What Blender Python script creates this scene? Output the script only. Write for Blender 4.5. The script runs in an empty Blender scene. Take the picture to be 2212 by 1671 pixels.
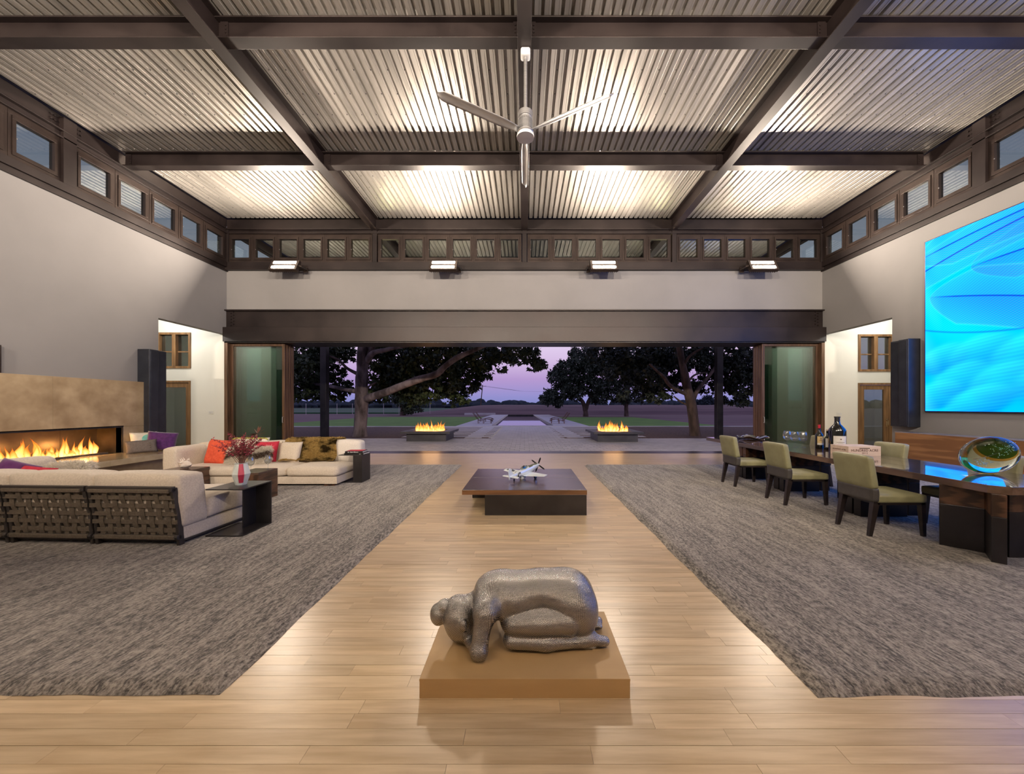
import bpy, bmesh, math, random
import numpy as np
from mathutils import Vector, Matrix, noise

# ---------------------------------------------------------------- camera
S = bpy.context.scene
COL = S.collection
FPX, VX, VY, EYE = 780.0, 1133.0, 877.0, 1.5          # focal length and vanishing point for a 2212 x 1671 frame
cam_data = bpy.data.cameras.new('camera')
cam_data.sensor_width = 36.0
cam_data.lens = 36.0 * FPX / 2212
cam_data.shift_x = -(VX - 1106) / 2212
cam_data.shift_y = (VY - 835.5) / 2212
cam_data.clip_start, cam_data.clip_end = 0.05, 2000
cam = bpy.data.objects.new('camera', cam_data)
cam.location = (0, 0, EYE)
cam.rotation_euler = (math.pi / 2, 0, 0)
COL.objects.link(cam)
S.camera = cam

# ---------------------------------------------------------------- exposure, light paths
S.view_settings.view_transform = 'Standard'
S.view_settings.look = 'None'
S.view_settings.gamma = 1.0
S.view_settings.exposure = 0.3
S.view_settings.use_curve_mapping = False
S.cycles.use_denoising = True
S.cycles.max_bounces = 7
S.cycles.diffuse_bounces = 4
S.cycles.glossy_bounces = 3
S.cycles.transmission_bounces = 6
S.cycles.transparent_max_bounces = 12
S.cycles.caustics_reflective = False
S.cycles.caustics_refractive = False
S.cycles.sample_clamp_indirect = 6.0
S.cycles.use_adaptive_sampling = True
S.cycles.adaptive_threshold = 0.02

LAMP_W = 345.0        # each of the four wall floodlights over the opening
REAR_FILL_W = 1300.0   # unseen copies added as fill on the wall behind the camera
PORCH_W = 130.0
SIDE_ROOM_W = 85.0
SCREEN_E = 3.6
FIRE_E = 2.0
SKY_E = 1.0

# ---------------------------------------------------------------- dusk sky
w = bpy.data.worlds.new('dusk_sky'); S.world = w
w.use_nodes = True
nt = w.node_tree; nt.nodes.clear()
out = nt.nodes.new('ShaderNodeOutputWorld'); bg = nt.nodes.new('ShaderNodeBackground')
tc = nt.nodes.new('ShaderNodeTexCoord'); sep = nt.nodes.new('ShaderNodeSeparateXYZ')
rmp = nt.nodes.new('ShaderNodeValToRGB')
nt.links.new(tc.outputs['Generated'], sep.inputs[0])
nt.links.new(sep.outputs['Z'], rmp.inputs['Fac'])
nt.links.new(rmp.outputs['Color'], bg.inputs['Color'])
nt.links.new(bg.outputs[0], out.inputs['Surface'])
bg.inputs['Strength'].default_value = SKY_E
stops = [(0.0, (0.17, 0.20, 0.45)), (0.03, (0.25, 0.23, 0.50)), (0.075, (0.38, 0.26, 0.51)), (0.13, (0.56, 0.43, 0.64)),
         (0.22, (0.70, 0.61, 0.78)), (0.5, (0.28, 0.27, 0.48)), (1.0, (0.12, 0.14, 0.30))]
e = rmp.color_ramp.elements
e[0].position, e[0].color = stops[0][0], (*stops[0][1], 1)
e[1].position, e[1].color = stops[-1][0], (*stops[-1][1], 1)
for p, c in stops[1:-1]:
    k = e.new(p); k.color = (*c, 1)

# ---------------------------------------------------------------- helpers
rnd = random.Random(7)
R = math.radians

def px(x, y, h=0.0):
    """photo pixel on the horizontal plane at height h -> ground position"""
    Y = FPX * (EYE - h) / (y - VY)
    return ((x - VX) * Y / FPX, Y)

def pd(x, y, Y):
    """photo pixel at depth Y -> 3D point"""
    return Vector(((x - VX) * Y / FPX, Y, EYE + (VY - y) * Y / FPX))

class MB:
    def __init__(s): s.v, s.f = [], []
    def add(s, vs, fs):
        o = len(s.v); s.v += [tuple(p) for p in vs]; s.f += [tuple(i + o for i in f) for f in fs]; return s
    def box(s, x0, y0, z0, x1, y1, z1, mat=None):
        vs = [(x0,y0,z0),(x1,y0,z0),(x1,y1,z0),(x0,y1,z0),(x0,y0,z1),(x1,y0,z1),(x1,y1,z1),(x0,y1,z1)]
        if mat is not None: vs = [mat @ Vector(v) for v in vs]
        return s.add(vs, [(0,3,2,1),(4,5,6,7),(0,1,5,4),(1,2,6,5),(2,3,7,6),(3,0,4,7)])
    def prism(s, poly, a, b, axis='Z'):
        """extrude a 2D polygon; axis = extrusion direction, polygon in the two other axes (in order)"""
        n = len(poly)
        def P(u, v, t): return {'Z': (u, v, t), 'Y': (u, t, v), 'X': (t, u, v)}[axis]
        vs = [P(u, v, a) for u, v in poly] + [P(u, v, b) for u, v in poly]
        fs = [tuple(range(n))[::-1], tuple(range(n, 2*n))] + [(i, (i+1) % n, n + (i+1) % n, n + i) for i in range(n)]
        return s.add(vs, fs)
    def tube(s, pts, rad, n=8, caps=True):
        pts = [Vector(p) for p in pts]
        if not hasattr(rad, '__len__'): rad = [rad] * len(pts)
        rings = []; up = None
        for i, p in enumerate(pts):
            d = (pts[min(i+1, len(pts)-1)] - pts[max(i-1, 0)]).normalized()
            if up is None:
                up = Vector((0,0,1)) if abs(d.z) < .9 else Vector((1,0,0))
            a = d.cross(up).normalized(); b = a.cross(d).normalized(); up = b
            rings.append([p + (a*math.cos(2*math.pi*k/n) + b*math.sin(2*math.pi*k/n)) * rad[i] for k in range(n)])
        vs = [q for r_ in rings for q in r_]; fs = []
        for i in range(len(pts)-1):
            for k in range(n):
                fs.append((i*n+k, i*n+(k+1) % n, (i+1)*n+(k+1) % n, (i+1)*n+k))
        if caps:
            fs.append(tuple(range(n))[::-1]); fs.append(tuple(range((len(pts)-1)*n, len(pts)*n)))
        return s.add(vs, fs)
    def cyl(s, p0, p1, r0, r1=None, n=16): return s.tube([p0, p1], [r0, r0 if r1 is None else r1], n)
    def lathe(s, prof, n=24, c=(0,0,0)):
        vs = []; fs = []
        for r_, z in prof:
            for k in range(n):
                a = 2*math.pi*k/n; vs.append((c[0]+r_*math.cos(a), c[1]+r_*math.sin(a), c[2]+z))
        m = len(prof)
        for i in range(m-1):
            for k in range(n): fs.append((i*n+k, i*n+(k+1) % n, (i+1)*n+(k+1) % n, (i+1)*n+k))
        if prof[0][0] > 1e-4: fs.append(tuple(range(n))[::-1])
        if prof[-1][0] > 1e-4: fs.append(tuple(range((m-1)*n, m*n)))
        return s.add(vs, fs)
    def sphere(s, c, r, n=10, m=7, sc=(1,1,1)):
        prof = [(max(1e-5, r*math.sin(math.pi*i/m)), -r*math.cos(math.pi*i/m)) for i in range(m+1)]
        o = len(s.v); s.lathe(prof, n)
        for i in range(o, len(s.v)):
            v = s.v[i]; s.v[i] = (c[0]+v[0]*sc[0], c[1]+v[1]*sc[1], c[2]+v[2]*sc[2])
        return s
    def grid(s, fn, nu, nv):
        vs = [fn(i/(nu-1), j/(nv-1)) for j in range(nv) for i in range(nu)]
        return s.add(vs, [(j*nu+i, j*nu+i+1, (j+1)*nu+i+1, (j+1)*nu+i) for j in range(nv-1) for i in range(nu-1)])
    def softbox(s, x0, y0, z0, x1, y1, z1, r=.04, bulge=.02, n=9, seed=0, wob=.0):
        """upholstered block: rounded edges and bulging faces"""
        c = Vector(((x0+x1)/2, (y0+y1)/2, (z0+z1)/2)); h = Vector(((x1-x0)/2, (y1-y0)/2, (z1-z0)/2))
        r = min(r, .95*min(h))
        bm = bmesh.new(); bmesh.ops.create_cube(bm, size=2)
        bmesh.ops.subdivide_edges(bm, edges=bm.edges[:], cuts=n, use_grid_fill=True)
        bm.verts.ensure_lookup_table(); vs = []
        for v in bm.verts:
            q = v.co.copy()
            q = Vector([math.copysign(abs(t)**.8, t) for t in q])
            p = Vector([q[i]*h[i] for i in range(3)])
            inn = Vector([max(-(h[i]-r), min(h[i]-r, p[i])) for i in range(3)])
            d = p - inn
            p = inn + (d.normalized()*r if d.length > 1e-6 else d)
            for i in range(3):
                j, k = (i+1) % 3, (i+2) % 3
                if abs(abs(v.co[i])-1) < 1e-4: p[i] += math.copysign(bulge*(1-v.co[j]**2)*(1-v.co[k]**2), v.co[i])
            if wob: p += noise.noise_vector(p*5+Vector((seed*7.1, 3, seed)))*wob
            vs.append(c+p)
        bm.verts.index_update(); fs = [[v.index for v in f.verts] for f in bm.faces]; bm.free()
        return s.add(vs, fs)
    def pillow(s, wd, ht, th, n=15, pinch=.06, mat=None, seed=0):
        """throw cushion in the local XZ plane, thickness along Y"""
        vs = []; fs = []
        for side in (-1, 1):
            for j in range(n):
                for i in range(n):
                    u, v = 2*i/(n-1)-1, 2*j/(n-1)-1
                    pu = u*(1-pinch*(1-v*v)*abs(u)); pv = v*(1-pinch*(1-u*u)*abs(v))
                    t = (max(0, 1-u**4)*max(0, 1-v**4))**.55
                    wob = .06*noise.noise(Vector((u*1.7+seed*3.1, v*1.7, side)))
                    vs.append(Vector((pu*wd/2, side*th/2*t*(1+wob*3), pv*ht/2)))
        for sd in range(2):
            o = sd*n*n
            for j in range(n-1):
                for i in range(n-1):
                    q = (o+j*n+i, o+j*n+i+1, o+(j+1)*n+i+1, o+(j+1)*n+i)
                    fs.append(q if sd == 0 else q[::-1])
        if mat is not None: vs = [mat @ v for v in vs]
        return s.add(vs, fs)
    def xf(s, m):
        s.v = [tuple(m @ Vector(p)) for p in s.v]; return s
    def build(s, name, m=None, parent=None, smooth=None, bevel=0, kind=None, label=None, weld=False):
        me = bpy.data.meshes.new(name); me.from_pydata(s.v, [], s.f); 
        if weld:
            bm = bmesh.new(); bm.from_mesh(me); bmesh.ops.remove_doubles(bm, verts=bm.verts, dist=1e-5)
            bmesh.ops.recalc_face_normals(bm, faces=bm.faces); bm.to_mesh(me); bm.free()
        me.update()
        return link(name, me, m, parent, smooth, bevel, kind, label)

def link(name, me, m=None, parent=None, smooth=None, bevel=0, kind=None, label=None):
    if m is not None: me.materials.append(m)
    if smooth is not None:
        me.shade_smooth()
        if smooth < 180: me.set_sharp_from_angle(angle=R(smooth))
    o = bpy.data.objects.new(name, me); COL.objects.link(o)
    if parent is not None: o.parent = parent
    if bevel:
        b = o.modifiers.new('bevel', 'BEVEL'); b.width = bevel; b.segments = 2; b.limit_method = 'ANGLE'; b.angle_limit = R(40)
    if kind: o['kind'] = kind
    if label: o['label'] = label
    return o

def thing(name, label, cat, loc=(0,0,0), rz=0, group=None, kind=None):
    o = bpy.data.objects.new(name, None); COL.objects.link(o)
    o.location = loc; o.rotation_euler = (0, 0, rz); o.empty_display_size = .1
    return tag(o, label, cat, group, kind)
def tag(o, label=None, cat=None, group=None, kind=None):
    if label: o['label'] = label
    if cat: o['category'] = cat
    if group: o['group'] = group
    if kind: o['kind'] = kind
    return o
def dup(root, loc, rz=0, label=None):
    """copy a thing with its parts and sub-parts"""
    def rec(o, par):
        c = o.copy(); COL.objects.link(c)
        if par is not None: c.parent = par
        for ch in list(o.children): rec(ch, c)
        return c
    r = rec(root, None); r.location = loc; r.rotation_euler = (0, 0, rz)
    if label: r['label'] = label
    return r
def mesh_np(name, V, F, m=None, parent=None, smooth=None, kind=None, label=None):
    """fast mesh from numpy arrays, every face with the same corner count"""
    V = np.asarray(V, dtype=np.float32); F = np.asarray(F, dtype=np.int32); k = F.shape[1]
    me = bpy.data.meshes.new(name)
    me.vertices.add(len(V)); me.vertices.foreach_set('co', V.ravel())
    me.loops.add(F.size); me.loops.foreach_set('vertex_index', F.ravel())
    me.polygons.add(len(F)); me.polygons.foreach_set('loop_start', np.arange(0, F.size, k, dtype=np.int32))
    me.update(calc_edges=True); me.validate()
    return link(name, me, m, parent, smooth, 0, kind, label)

# ---------------------------------------------------------------- materials
def srgb(r, g, b):
    f = lambda c: c/255/12.92 if c/255 <= .04045 else ((c/255+.055)/1.055)**2.4
    return (f(r), f(g), f(b))
def mat(name, c1, c2=None, rough=.5, metal=0, scale=(4,4,4), detail=4, lo=.35, hi=.65, bump=0, bscale=None, space='Object',
        wave=None, coat=0, spec=.5, rvar=0, objvar=0, sheen=0, trans=0):
    m = bpy.data.materials.new(name); m.use_nodes = True
    nt = m.node_tree; N = nt.nodes; L = nt.links
    b = N['Principled BSDF']
    b.inputs['Roughness'].default_value = rough; b.inputs['Metallic'].default_value = metal
    b.inputs['Specular IOR Level'].default_value = spec; b.inputs['Coat Weight'].default_value = coat
    if sheen: b.inputs['Sheen Weight'].default_value = sheen
    if trans: b.inputs['Transmission Weight'].default_value = trans
    b.inputs['Base Color'].default_value = (*c1, 1)
    if c2 is None and not bump and not objvar: return m
    if space == 'World':
        g = N.new('ShaderNodeNewGeometry'); src = g.outputs['Position']
    else:
        t = N.new('ShaderNodeTexCoord'); src = t.outputs[space]
    if objvar:
        oi = N.new('ShaderNodeObjectInfo'); vm = N.new('ShaderNodeVectorMath'); vm.operation = 'MULTIPLY_ADD'
        cx = N.new('ShaderNodeCombineXYZ')
        for i in range(3): L.new(oi.outputs['Random'], cx.inputs[i])
        vm.inputs[1].default_value = (31, 17, 5); L.new(cx.outputs[0], vm.inputs[0]); L.new(src, vm.inputs[2]); src = vm.outputs[0]
    mp = N.new('ShaderNodeMapping'); mp.inputs['Scale'].default_value = scale; L.new(src, mp.inputs['Vector'])
    nz = N.new('ShaderNodeTexNoise'); nz.inputs['Scale'].default_value = 1; nz.inputs['Detail'].default_value = detail
    L.new(mp.outputs[0], nz.inputs['Vector'])
    fac = nz.outputs['Fac']
    if wave:
        wv = N.new('ShaderNodeTexWave'); wv.inputs['Scale'].default_value = wave[0]; wv.inputs['Distortion'].default_value = wave[1]
        wv.inputs['Detail'].default_value = 3; wv.bands_direction = wave[2] if len(wave) > 2 else 'X'
        L.new(mp.outputs[0], wv.inputs['Vector'])
        mx = N.new('ShaderNodeMath'); mx.operation = 'ADD'; hf = N.new('ShaderNodeMath'); hf.operation = 'MULTIPLY'; hf.inputs[1].default_value = .5
        L.new(fac, mx.inputs[0]); L.new(wv.outputs['Fac'], mx.inputs[1]); L.new(mx.outputs[0], hf.inputs[0]); fac = hf.outputs[0]
    if c2 is not None:
        cr = N.new('ShaderNodeValToRGB'); cr.color_ramp.elements[0].position = lo; cr.color_ramp.elements[1].position = hi
        cr.color_ramp.elements[0].color = (*c1, 1); cr.color_ramp.elements[1].color = (*c2, 1)
        L.new(fac, cr.inputs['Fac']); col = cr.outputs['Color']
        if objvar:
            hv = N.new('ShaderNodeHueSaturation'); mr = N.new('ShaderNodeMapRange')
            mr.inputs['To Min'].default_value = 1-objvar; mr.inputs['To Max'].default_value = 1+objvar
            L.new(oi.outputs['Random'], mr.inputs['Value']); L.new(mr.outputs[0], hv.inputs['Value']); L.new(col, hv.inputs['Color']); col = hv.outputs['Color']
        L.new(col, b.inputs['Base Color'])
    if rvar:
        mr = N.new('ShaderNodeMapRange'); mr.inputs['To Min'].default_value = rough-rvar; mr.inputs['To Max'].default_value = rough+rvar
        L.new(fac, mr.inputs['Value']); L.new(mr.outputs[0], b.inputs['Roughness'])
    if bump:
        bp = N.new('ShaderNodeBump'); bp.inputs['Strength'].default_value = bump; bp.inputs['Distance'].default_value = .01
        if bscale:
            n2 = N.new('ShaderNodeTexNoise'); n2.inputs['Scale'].default_value = bscale; n2.inputs['Detail'].default_value = 3
            L.new(src, n2.inputs['Vector']); L.new(n2.outputs['Fac'], bp.inputs['Height'])
        else: L.new(fac, bp.inputs['Height'])
        L.new(bp.outputs[0], b.inputs['Normal'])
    return m

def emit(name, col, strength):
    m = bpy.data.materials.new(name); m.use_nodes = True; N = m.node_tree.nodes; N.clear()
    o = N.new('ShaderNodeOutputMaterial'); e = N.new('ShaderNodeEmission')
    e.inputs['Color'].default_value = (*col, 1); e.inputs['Strength'].default_value = strength
    m.node_tree.links.new(e.outputs[0], o.inputs['Surface']); return m

def pane_mat(name, tint, refl=1.45, rough=0.0, base=.0):
    """thin glazing: tinted see-through plus mirror reflection"""
    m = bpy.data.materials.new(name); m.use_nodes = True; N = m.node_tree.nodes; L = m.node_tree.links; N.clear()
    o = N.new('ShaderNodeOutputMaterial'); mx = N.new('ShaderNodeMixShader'); lw = N.new('ShaderNodeLayerWeight'); lw.inputs['Blend'].default_value = .5
    t = N.new('ShaderNodeBsdfTransparent'); g = N.new('ShaderNodeBsdfGlossy')
    t.inputs['Color'].default_value = (*tint, 1); g.inputs['Roughness'].default_value = rough
    pw = N.new('ShaderNodeMath'); pw.operation = 'POWER'; pw.inputs[1].default_value = 5
    L.new(lw.outputs['Facing'], pw.inputs[0])
    f0 = ((refl-1)/(refl+1))**2+base
    ad = N.new('ShaderNodeMath'); ad.operation = 'MULTIPLY_ADD'; ad.inputs[1].default_value = 1-f0; ad.inputs[2].default_value = f0; ad.use_clamp = True
    L.new(pw.outputs[0], ad.inputs[0])
    L.new(ad.outputs[0], mx.inputs[0]); L.new(t.outputs[0], mx.inputs[1]); L.new(g.outputs[0], mx.inputs[2]); L.new(mx.outputs[0], o.inputs['Surface'])
    return m

M = {}
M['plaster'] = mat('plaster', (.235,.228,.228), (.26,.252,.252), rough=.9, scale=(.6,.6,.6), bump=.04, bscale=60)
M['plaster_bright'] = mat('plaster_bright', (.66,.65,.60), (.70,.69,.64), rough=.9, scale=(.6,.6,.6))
M['steel_beam'] = mat('steel_beam', (.015,.010,.010), (.030,.021,.020), rough=.42, metal=.35, scale=(1.2,1.2,1.2), detail=6, rvar=.1, space='World')
M['bronze'] = mat('bronze_frame', (.030,.021,.019), (.048,.033,.028), rough=.35, metal=.45, scale=(2,2,2), rvar=.08)
M['black_steel'] = mat('black_steel', (.018,.017,.019), (.032,.029,.031), rough=.4, metal=.5, scale=(3,3,3), rvar=.1)
M['deck'] = mat('galvanised_deck', (.42,.40,.37), (.56,.53,.49), rough=.36, metal=.62, scale=(5,.5,5), detail=5, rvar=.08, space='World')
M['floor'] = mat('maple_plank', (.53,.38,.215), (.68,.52,.32), rough=.30, scale=(2.2,26,2.2), detail=5, objvar=.10, bump=.03, space='World', spec=.5, rvar=.05)
M['gap'] = mat('dark_joint', (.10,.06,.03))
M['wood_dark'] = mat('dark_walnut', (.035,.017,.010), (.11,.052,.028), rough=.32, scale=(2,2,18), detail=5, wave=(1.0,4,'X'), spec=.5)
M['table_top'] = mat('table_walnut', (.060,.032,.021), (.125,.068,.045), rough=.16, scale=(9,1.1,9), detail=6, spec=.6, coat=1)
M['coffee_top'] = mat('coffee_walnut', (.045,.027,.020), (.090,.054,.040), rough=.24, scale=(1.0,8,8), detail=6, spec=.5)
M['coffee_edge'] = mat('coffee_edge', (.10,.045,.018), (.19,.088,.036), rough=.4, scale=(1.5,9,14), detail=5)
M['steel_panel'] = mat('blackened_steel', (.040,.037,.039), (.075,.069,.070), rough=.32, metal=.75, scale=(1.5,1.5,1.5), rvar=.06)
M['rug'] = None
M['linen'] = mat('linen', (.56,.48,.385), (.66,.575,.47), rough=.95, scale=(60,60,60), detail=3, bump=.25, bscale=250, sheen=.2)
M['linen_light'] = mat('linen_pale', (.68,.63,.57), (.76,.71,.65), rough=.95, scale=(60,60,60), detail=3, bump=.2, bscale=250)
M['strap'] = mat('woven_strap', (.085,.066,.047), (.12,.094,.068), rough=.7, scale=(50,50,50), bump=.2, bscale=300)
M['sofa_frame'] = mat('sofa_frame', (.03,.025,.024), (.045,.038,.034), rough=.45, metal=.2, scale=(5,5,5))
M['limestone'] = mat('limestone', (.30,.215,.12), (.47,.365,.225), rough=.35, scale=(3.5,3.5,3.5), detail=9, lo=.3, hi=.7, spec=.5, space='World')
M['limestone_top'] = mat('limestone_polished', (.36,.29,.185), (.47,.39,.27), rough=.12, scale=(4,4,4), detail=8, spec=.6, space='World')
M['firebox'] = mat('firebox_steel', (.10,.075,.05), (.16,.12,.08), rough=.35, metal=.6, scale=(3,3,3))
M['gravel'] = mat('fire_glass', (.04,.03,.025), (.16,.12,.09), rough=.5, scale=(40,40,40), bump=.8)
M['purple'] = mat('purple_cloth', (.052,.008,.085), (.085,.016,.13), rough=.9, scale=(20,20,20), bump=.15, bscale=200, sheen=.3)
M['plum'] = mat('plum_cloth', (.075,.012,.085), (.11,.02,.12), rough=.9, scale=(20,20,20), bump=.15, bscale=200, sheen=.3)
M['orange'] = mat('coral_cloth', (.62,.075,.03), (.74,.11,.05), rough=.9, scale=(20,20,20), bump=.15, bscale=200)
M['crimson'] = mat('crimson_cloth', (.42,.016,.04), (.53,.03,.06), rough=.9, scale=(20,20,20), bump=.15, bscale=200)
M['grey_cloth'] = mat('taupe_cloth', (.12,.10,.09), (.16,.135,.12), rough=.95, scale=(40,40,40), bump=.2, bscale=200)
M['white_cloth'] = mat('white_cloth', (.62,.58,.48), (.70,.66,.56), rough=.95, scale=(20,20,20), bump=.1, bscale=200)
M['teal_print'] = mat('teal_print', (.10,.42,.38), (.25,.58,.52), rough=.95, scale=(9,9,9))
M['blue_print'] = mat('blue_print', (.22,.33,.48), (.40,.50,.62), rough=.95, scale=(9,9,9))
M['lime_cloth'] = mat('lime_trim', (.42,.46,.06), (.50,.52,.10), rough=.9)
M['fur_white'] = mat('white_fur', (.66,.60,.50), (.80,.74,.64), rough=.9, scale=(30,30,30))
M['fur_brown'] = mat('brown_fur', (.05,.035,.028), (.16,.11,.08), rough=.9, scale=(30,30,30))
M['fur_olive'] = mat('olive_fur', (.035,.024,.010), (.42,.295,.10), rough=.85, scale=(3.2,11,11), detail=3, lo=.38, hi=.56)
M['ceramic'] = mat('white_ceramic', (.55,.60,.58), (.62,.66,.64), rough=.45, scale=(6,6,6))
M['ceramic_red'] = mat('crimson_glaze', (.40,.02,.06), (.48,.04,.08), rough=.45, scale=(6,6,6))
M['stem'] = mat('dry_stem', (.13,.06,.045), (.22,.10,.07), rough=.8, scale=(10,10,10))
M['bloom'] = mat('dry_bloom', (.24,.025,.05), (.42,.07,.10), rough=.85, scale=(25,25,25))
M['shell'] = mat('conch', (.62,.52,.44), (.78,.72,.66), rough=.5, scale=(16,16,16))
M['speaker'] = mat('speaker_black', (.012,.014,.022), (.02,.023,.033), rough=.4, scale=(4,4,4))
M['leather'] = mat('sage_leather', (.225,.215,.115), (.265,.255,.14), rough=.45, scale=(8,8,8), bump=.08, bscale=90)
M['leather_dark'] = mat('charcoal_leather', (.045,.04,.038), (.06,.054,.05), rough=.5, scale=(8,8,8), bump=.08, bscale=90)
M['chair_leg'] = mat('ebonised_leg', (.012,.009,.009), (.024,.016,.015), rough=.35, scale=(4,4,30))
M['silver'] = mat('silver', (.72,.72,.74), None, rough=.12, metal=1)
M['alu'] = mat('brushed_alu', (.42,.42,.43), (.54,.54,.55), rough=.35, metal=.85, scale=(4,4,40))
M['white_metal'] = mat('white_metal', (.62,.62,.62), None, rough=.4)
M['plane_skin'] = mat('plane_skin', (.70,.77,.80), (.78,.83,.85), rough=.2, metal=.25, scale=(6,6,6))
M['olive'] = mat('olive_drab', (.06,.065,.035), None, rough=.6)
M['navy'] = mat('navy_paint', (.012,.02,.05), None, rough=.5)
M['white_paint'] = mat('white_paint', (.75,.75,.75), None, rough=.5)
M['black'] = mat('black_paint', (.008,.008,.009), None, rough=.4)
M['pedestal'] = mat('pedestal_wood', (.50,.315,.135), (.56,.365,.165), rough=.55, scale=(1.2,6,6), detail=5)
M['wine_glass'] = pane_mat('clear_glass', (.96,.98,.98), 1.5, base=.11)
M['window_pane'] = pane_mat('window_pane', (.60,.70,.66), 1.5, base=.20)
M['door_pane'] = pane_mat('door_pane', (.72,.84,.77), 1.5, base=.10)
M['bottle'] = mat('bottle_glass', (.006,.007,.006), None, rough=.08, spec=.7)
M['label'] = mat('paper_label', (.56,.54,.50), (.62,.60,.56), rough=.8, scale=(20,20,20))
M['label_tan'] = mat('tan_label', (.50,.36,.16), (.56,.42,.20), rough=.8, scale=(20,20,20))
M['red_foil'] = mat('red_foil', (.50,.02,.04), None, rough=.35)
M['pine'] = mat('pine_crate', (.55,.42,.33), (.64,.51,.41), rough=.6, scale=(2,20,20), detail=4)
M['print'] = mat('stamp_ink', (.10,.05,.035), None, rough=.8)
M['oak'] = mat('oak_panel', (.21,.095,.032), (.37,.185,.07), rough=.42, scale=(9,.9,9), detail=6, wave=(.6,6,'X'))
M['door_oak'] = mat('door_oak', (.12,.06,.022), (.25,.135,.055), rough=.5, scale=(14,14,1.4), detail=5)
M['jamb'] = mat('jamb_bronze', (.07,.038,.022), (.15,.085,.05), rough=.4, metal=.4, scale=(20,20,1.2), detail=4)
M['brass'] = mat('brass', (.55,.42,.25), None, rough=.25, metal=1)
M['concrete'] = mat('paver_concrete', (.44,.42,.43), (.54,.515,.52), rough=.6, scale=(2.5,2.5,2.5), detail=6, objvar=.07, space='World')
M['deck_stone'] = mat('deck_concrete', (.44,.42,.44), (.52,.50,.52), rough=.7, scale=(1,1,1), detail=5, space='World')
M['mulch'] = mat('bark_mulch', (.045,.022,.018), (.12,.062,.05), rough=1, scale=(9,9,9), detail=8, bump=1, bscale=14, space='World')
M['lawn'] = mat('lawn', (.085,.19,.02), (.12,.25,.032), rough=1, scale=(.5,.5,.5), detail=8, space='World')
M['field'] = mat('dry_field', (.10,.055,.065), (.17,.10,.105), rough=1, scale=(.05,.35,.1), detail=8, space='World')
M['crop'] = mat('crop_field', (.02,.075,.035), (.035,.105,.05), rough=1, scale=(.02,.2,.1), detail=5, space='World')
M['bark'] = mat('sycamore_bark', (.045,.032,.032), (.19,.15,.155), rough=.9, scale=(2.4,2.4,1.1), detail=6, lo=.38, hi=.6, bump=.5)
M['bark_dark'] = mat('brown_bark', (.05,.035,.03), (.12,.08,.07), rough=.95, scale=(5,5,1.5), detail=5, bump=.5)
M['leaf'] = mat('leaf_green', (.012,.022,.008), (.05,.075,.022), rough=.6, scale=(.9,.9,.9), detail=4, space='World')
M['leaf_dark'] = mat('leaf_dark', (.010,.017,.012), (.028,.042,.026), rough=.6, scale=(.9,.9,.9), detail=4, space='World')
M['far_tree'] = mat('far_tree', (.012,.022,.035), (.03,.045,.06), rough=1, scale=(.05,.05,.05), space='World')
M['water'] = mat('pool_water', (.05,.06,.09), None, rough=.02, spec=1.0)
M['teak'] = mat('teak', (.09,.03,.012), (.16,.06,.03), rough=.6, scale=(4,4,20))
M['pit'] = mat('pit_steel', (.03,.03,.038), (.055,.052,.062), rough=.4, metal=.3, scale=(2,2,2))
M['led'] = emit('led_strip', (1.0,.84,.68), LAMP_W/(.68*.20*math.pi))
M['led_fill'] = emit('fill_strip_rear', (1.0,.84,.68), REAR_FILL_W/(.68*.20*math.pi))
M['downlight'] = emit('downlight', (1.0,.93,.80), 6)
M['stud'] = emit('stud_glow', (1.0,.9,.75), 2)  # studs are no lamps; their brightness is glow put into the material

def flame_mat(name, strength):
    m = bpy.data.materials.new(name); m.use_nodes = True; N = m.node_tree.nodes; L = m.node_tree.links; N.clear()
    o = N.new('ShaderNodeOutputMaterial'); e = N.new('ShaderNodeEmission'); t = N.new('ShaderNodeBsdfTransparent'); mx = N.new('ShaderNodeMixShader')
    tc = N.new('ShaderNodeTexCoord'); sp = N.new('ShaderNodeSeparateXYZ'); L.new(tc.outputs['Generated'], sp.inputs[0])
    lw0 = N.new('ShaderNodeLayerWeight'); lw0.inputs['Blend'].default_value = .5
    avg = N.new('ShaderNodeMath'); avg.operation = 'MULTIPLY_ADD'; avg.inputs[1].default_value = .55; h_ = N.new('ShaderNodeMath'); h_.operation = 'MULTIPLY'; h_.inputs[1].default_value = .75
    L.new(sp.outputs['Z'], h_.inputs[0]); L.new(lw0.outputs['Facing'], avg.inputs[0]); L.new(h_.outputs[0], avg.inputs[2])
    cr = N.new('ShaderNodeValToRGB'); q = cr.color_ramp.elements
    q[0].color = (1, .72, .34, 1); q[1].position = 1; q[1].color = (.42, .07, .004, 1)
    k = q.new(.35); k.color = (1, .45, .10, 1); k = q.new(.62); k.color = (.75, .20, .02, 1)
    L.new(avg.outputs[0], cr.inputs[0]); L.new(cr.outputs[0], e.inputs['Color']); e.inputs['Strength'].default_value = strength
    al = N.new('ShaderNodeValToRGB'); al.color_ramp.elements[0].color = (.1, .1, .1, 1); al.color_ramp.elements[1].color = (.8, .8, .8, 1)
    al.color_ramp.elements[0].position = .2
    lw = N.new('ShaderNodeLayerWeight'); lw.inputs['Blend'].default_value = .3
    ad = N.new('ShaderNodeMath'); ad.operation = 'MAXIMUM'
    L.new(sp.outputs['Z'], al.inputs[0]); L.new(al.outputs[0], ad.inputs[0]); L.new(lw.outputs['Facing'], ad.inputs[1])
    L.new(ad.outputs[0], mx.inputs[0]); L.new(e.outputs[0], mx.inputs[1]); L.new(t.outputs[0], mx.inputs[2]); L.new(mx.outputs[0], o.inputs['Surface'])
    return m
M['flame'] = flame_mat('gas_flame', FIRE_E)

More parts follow.
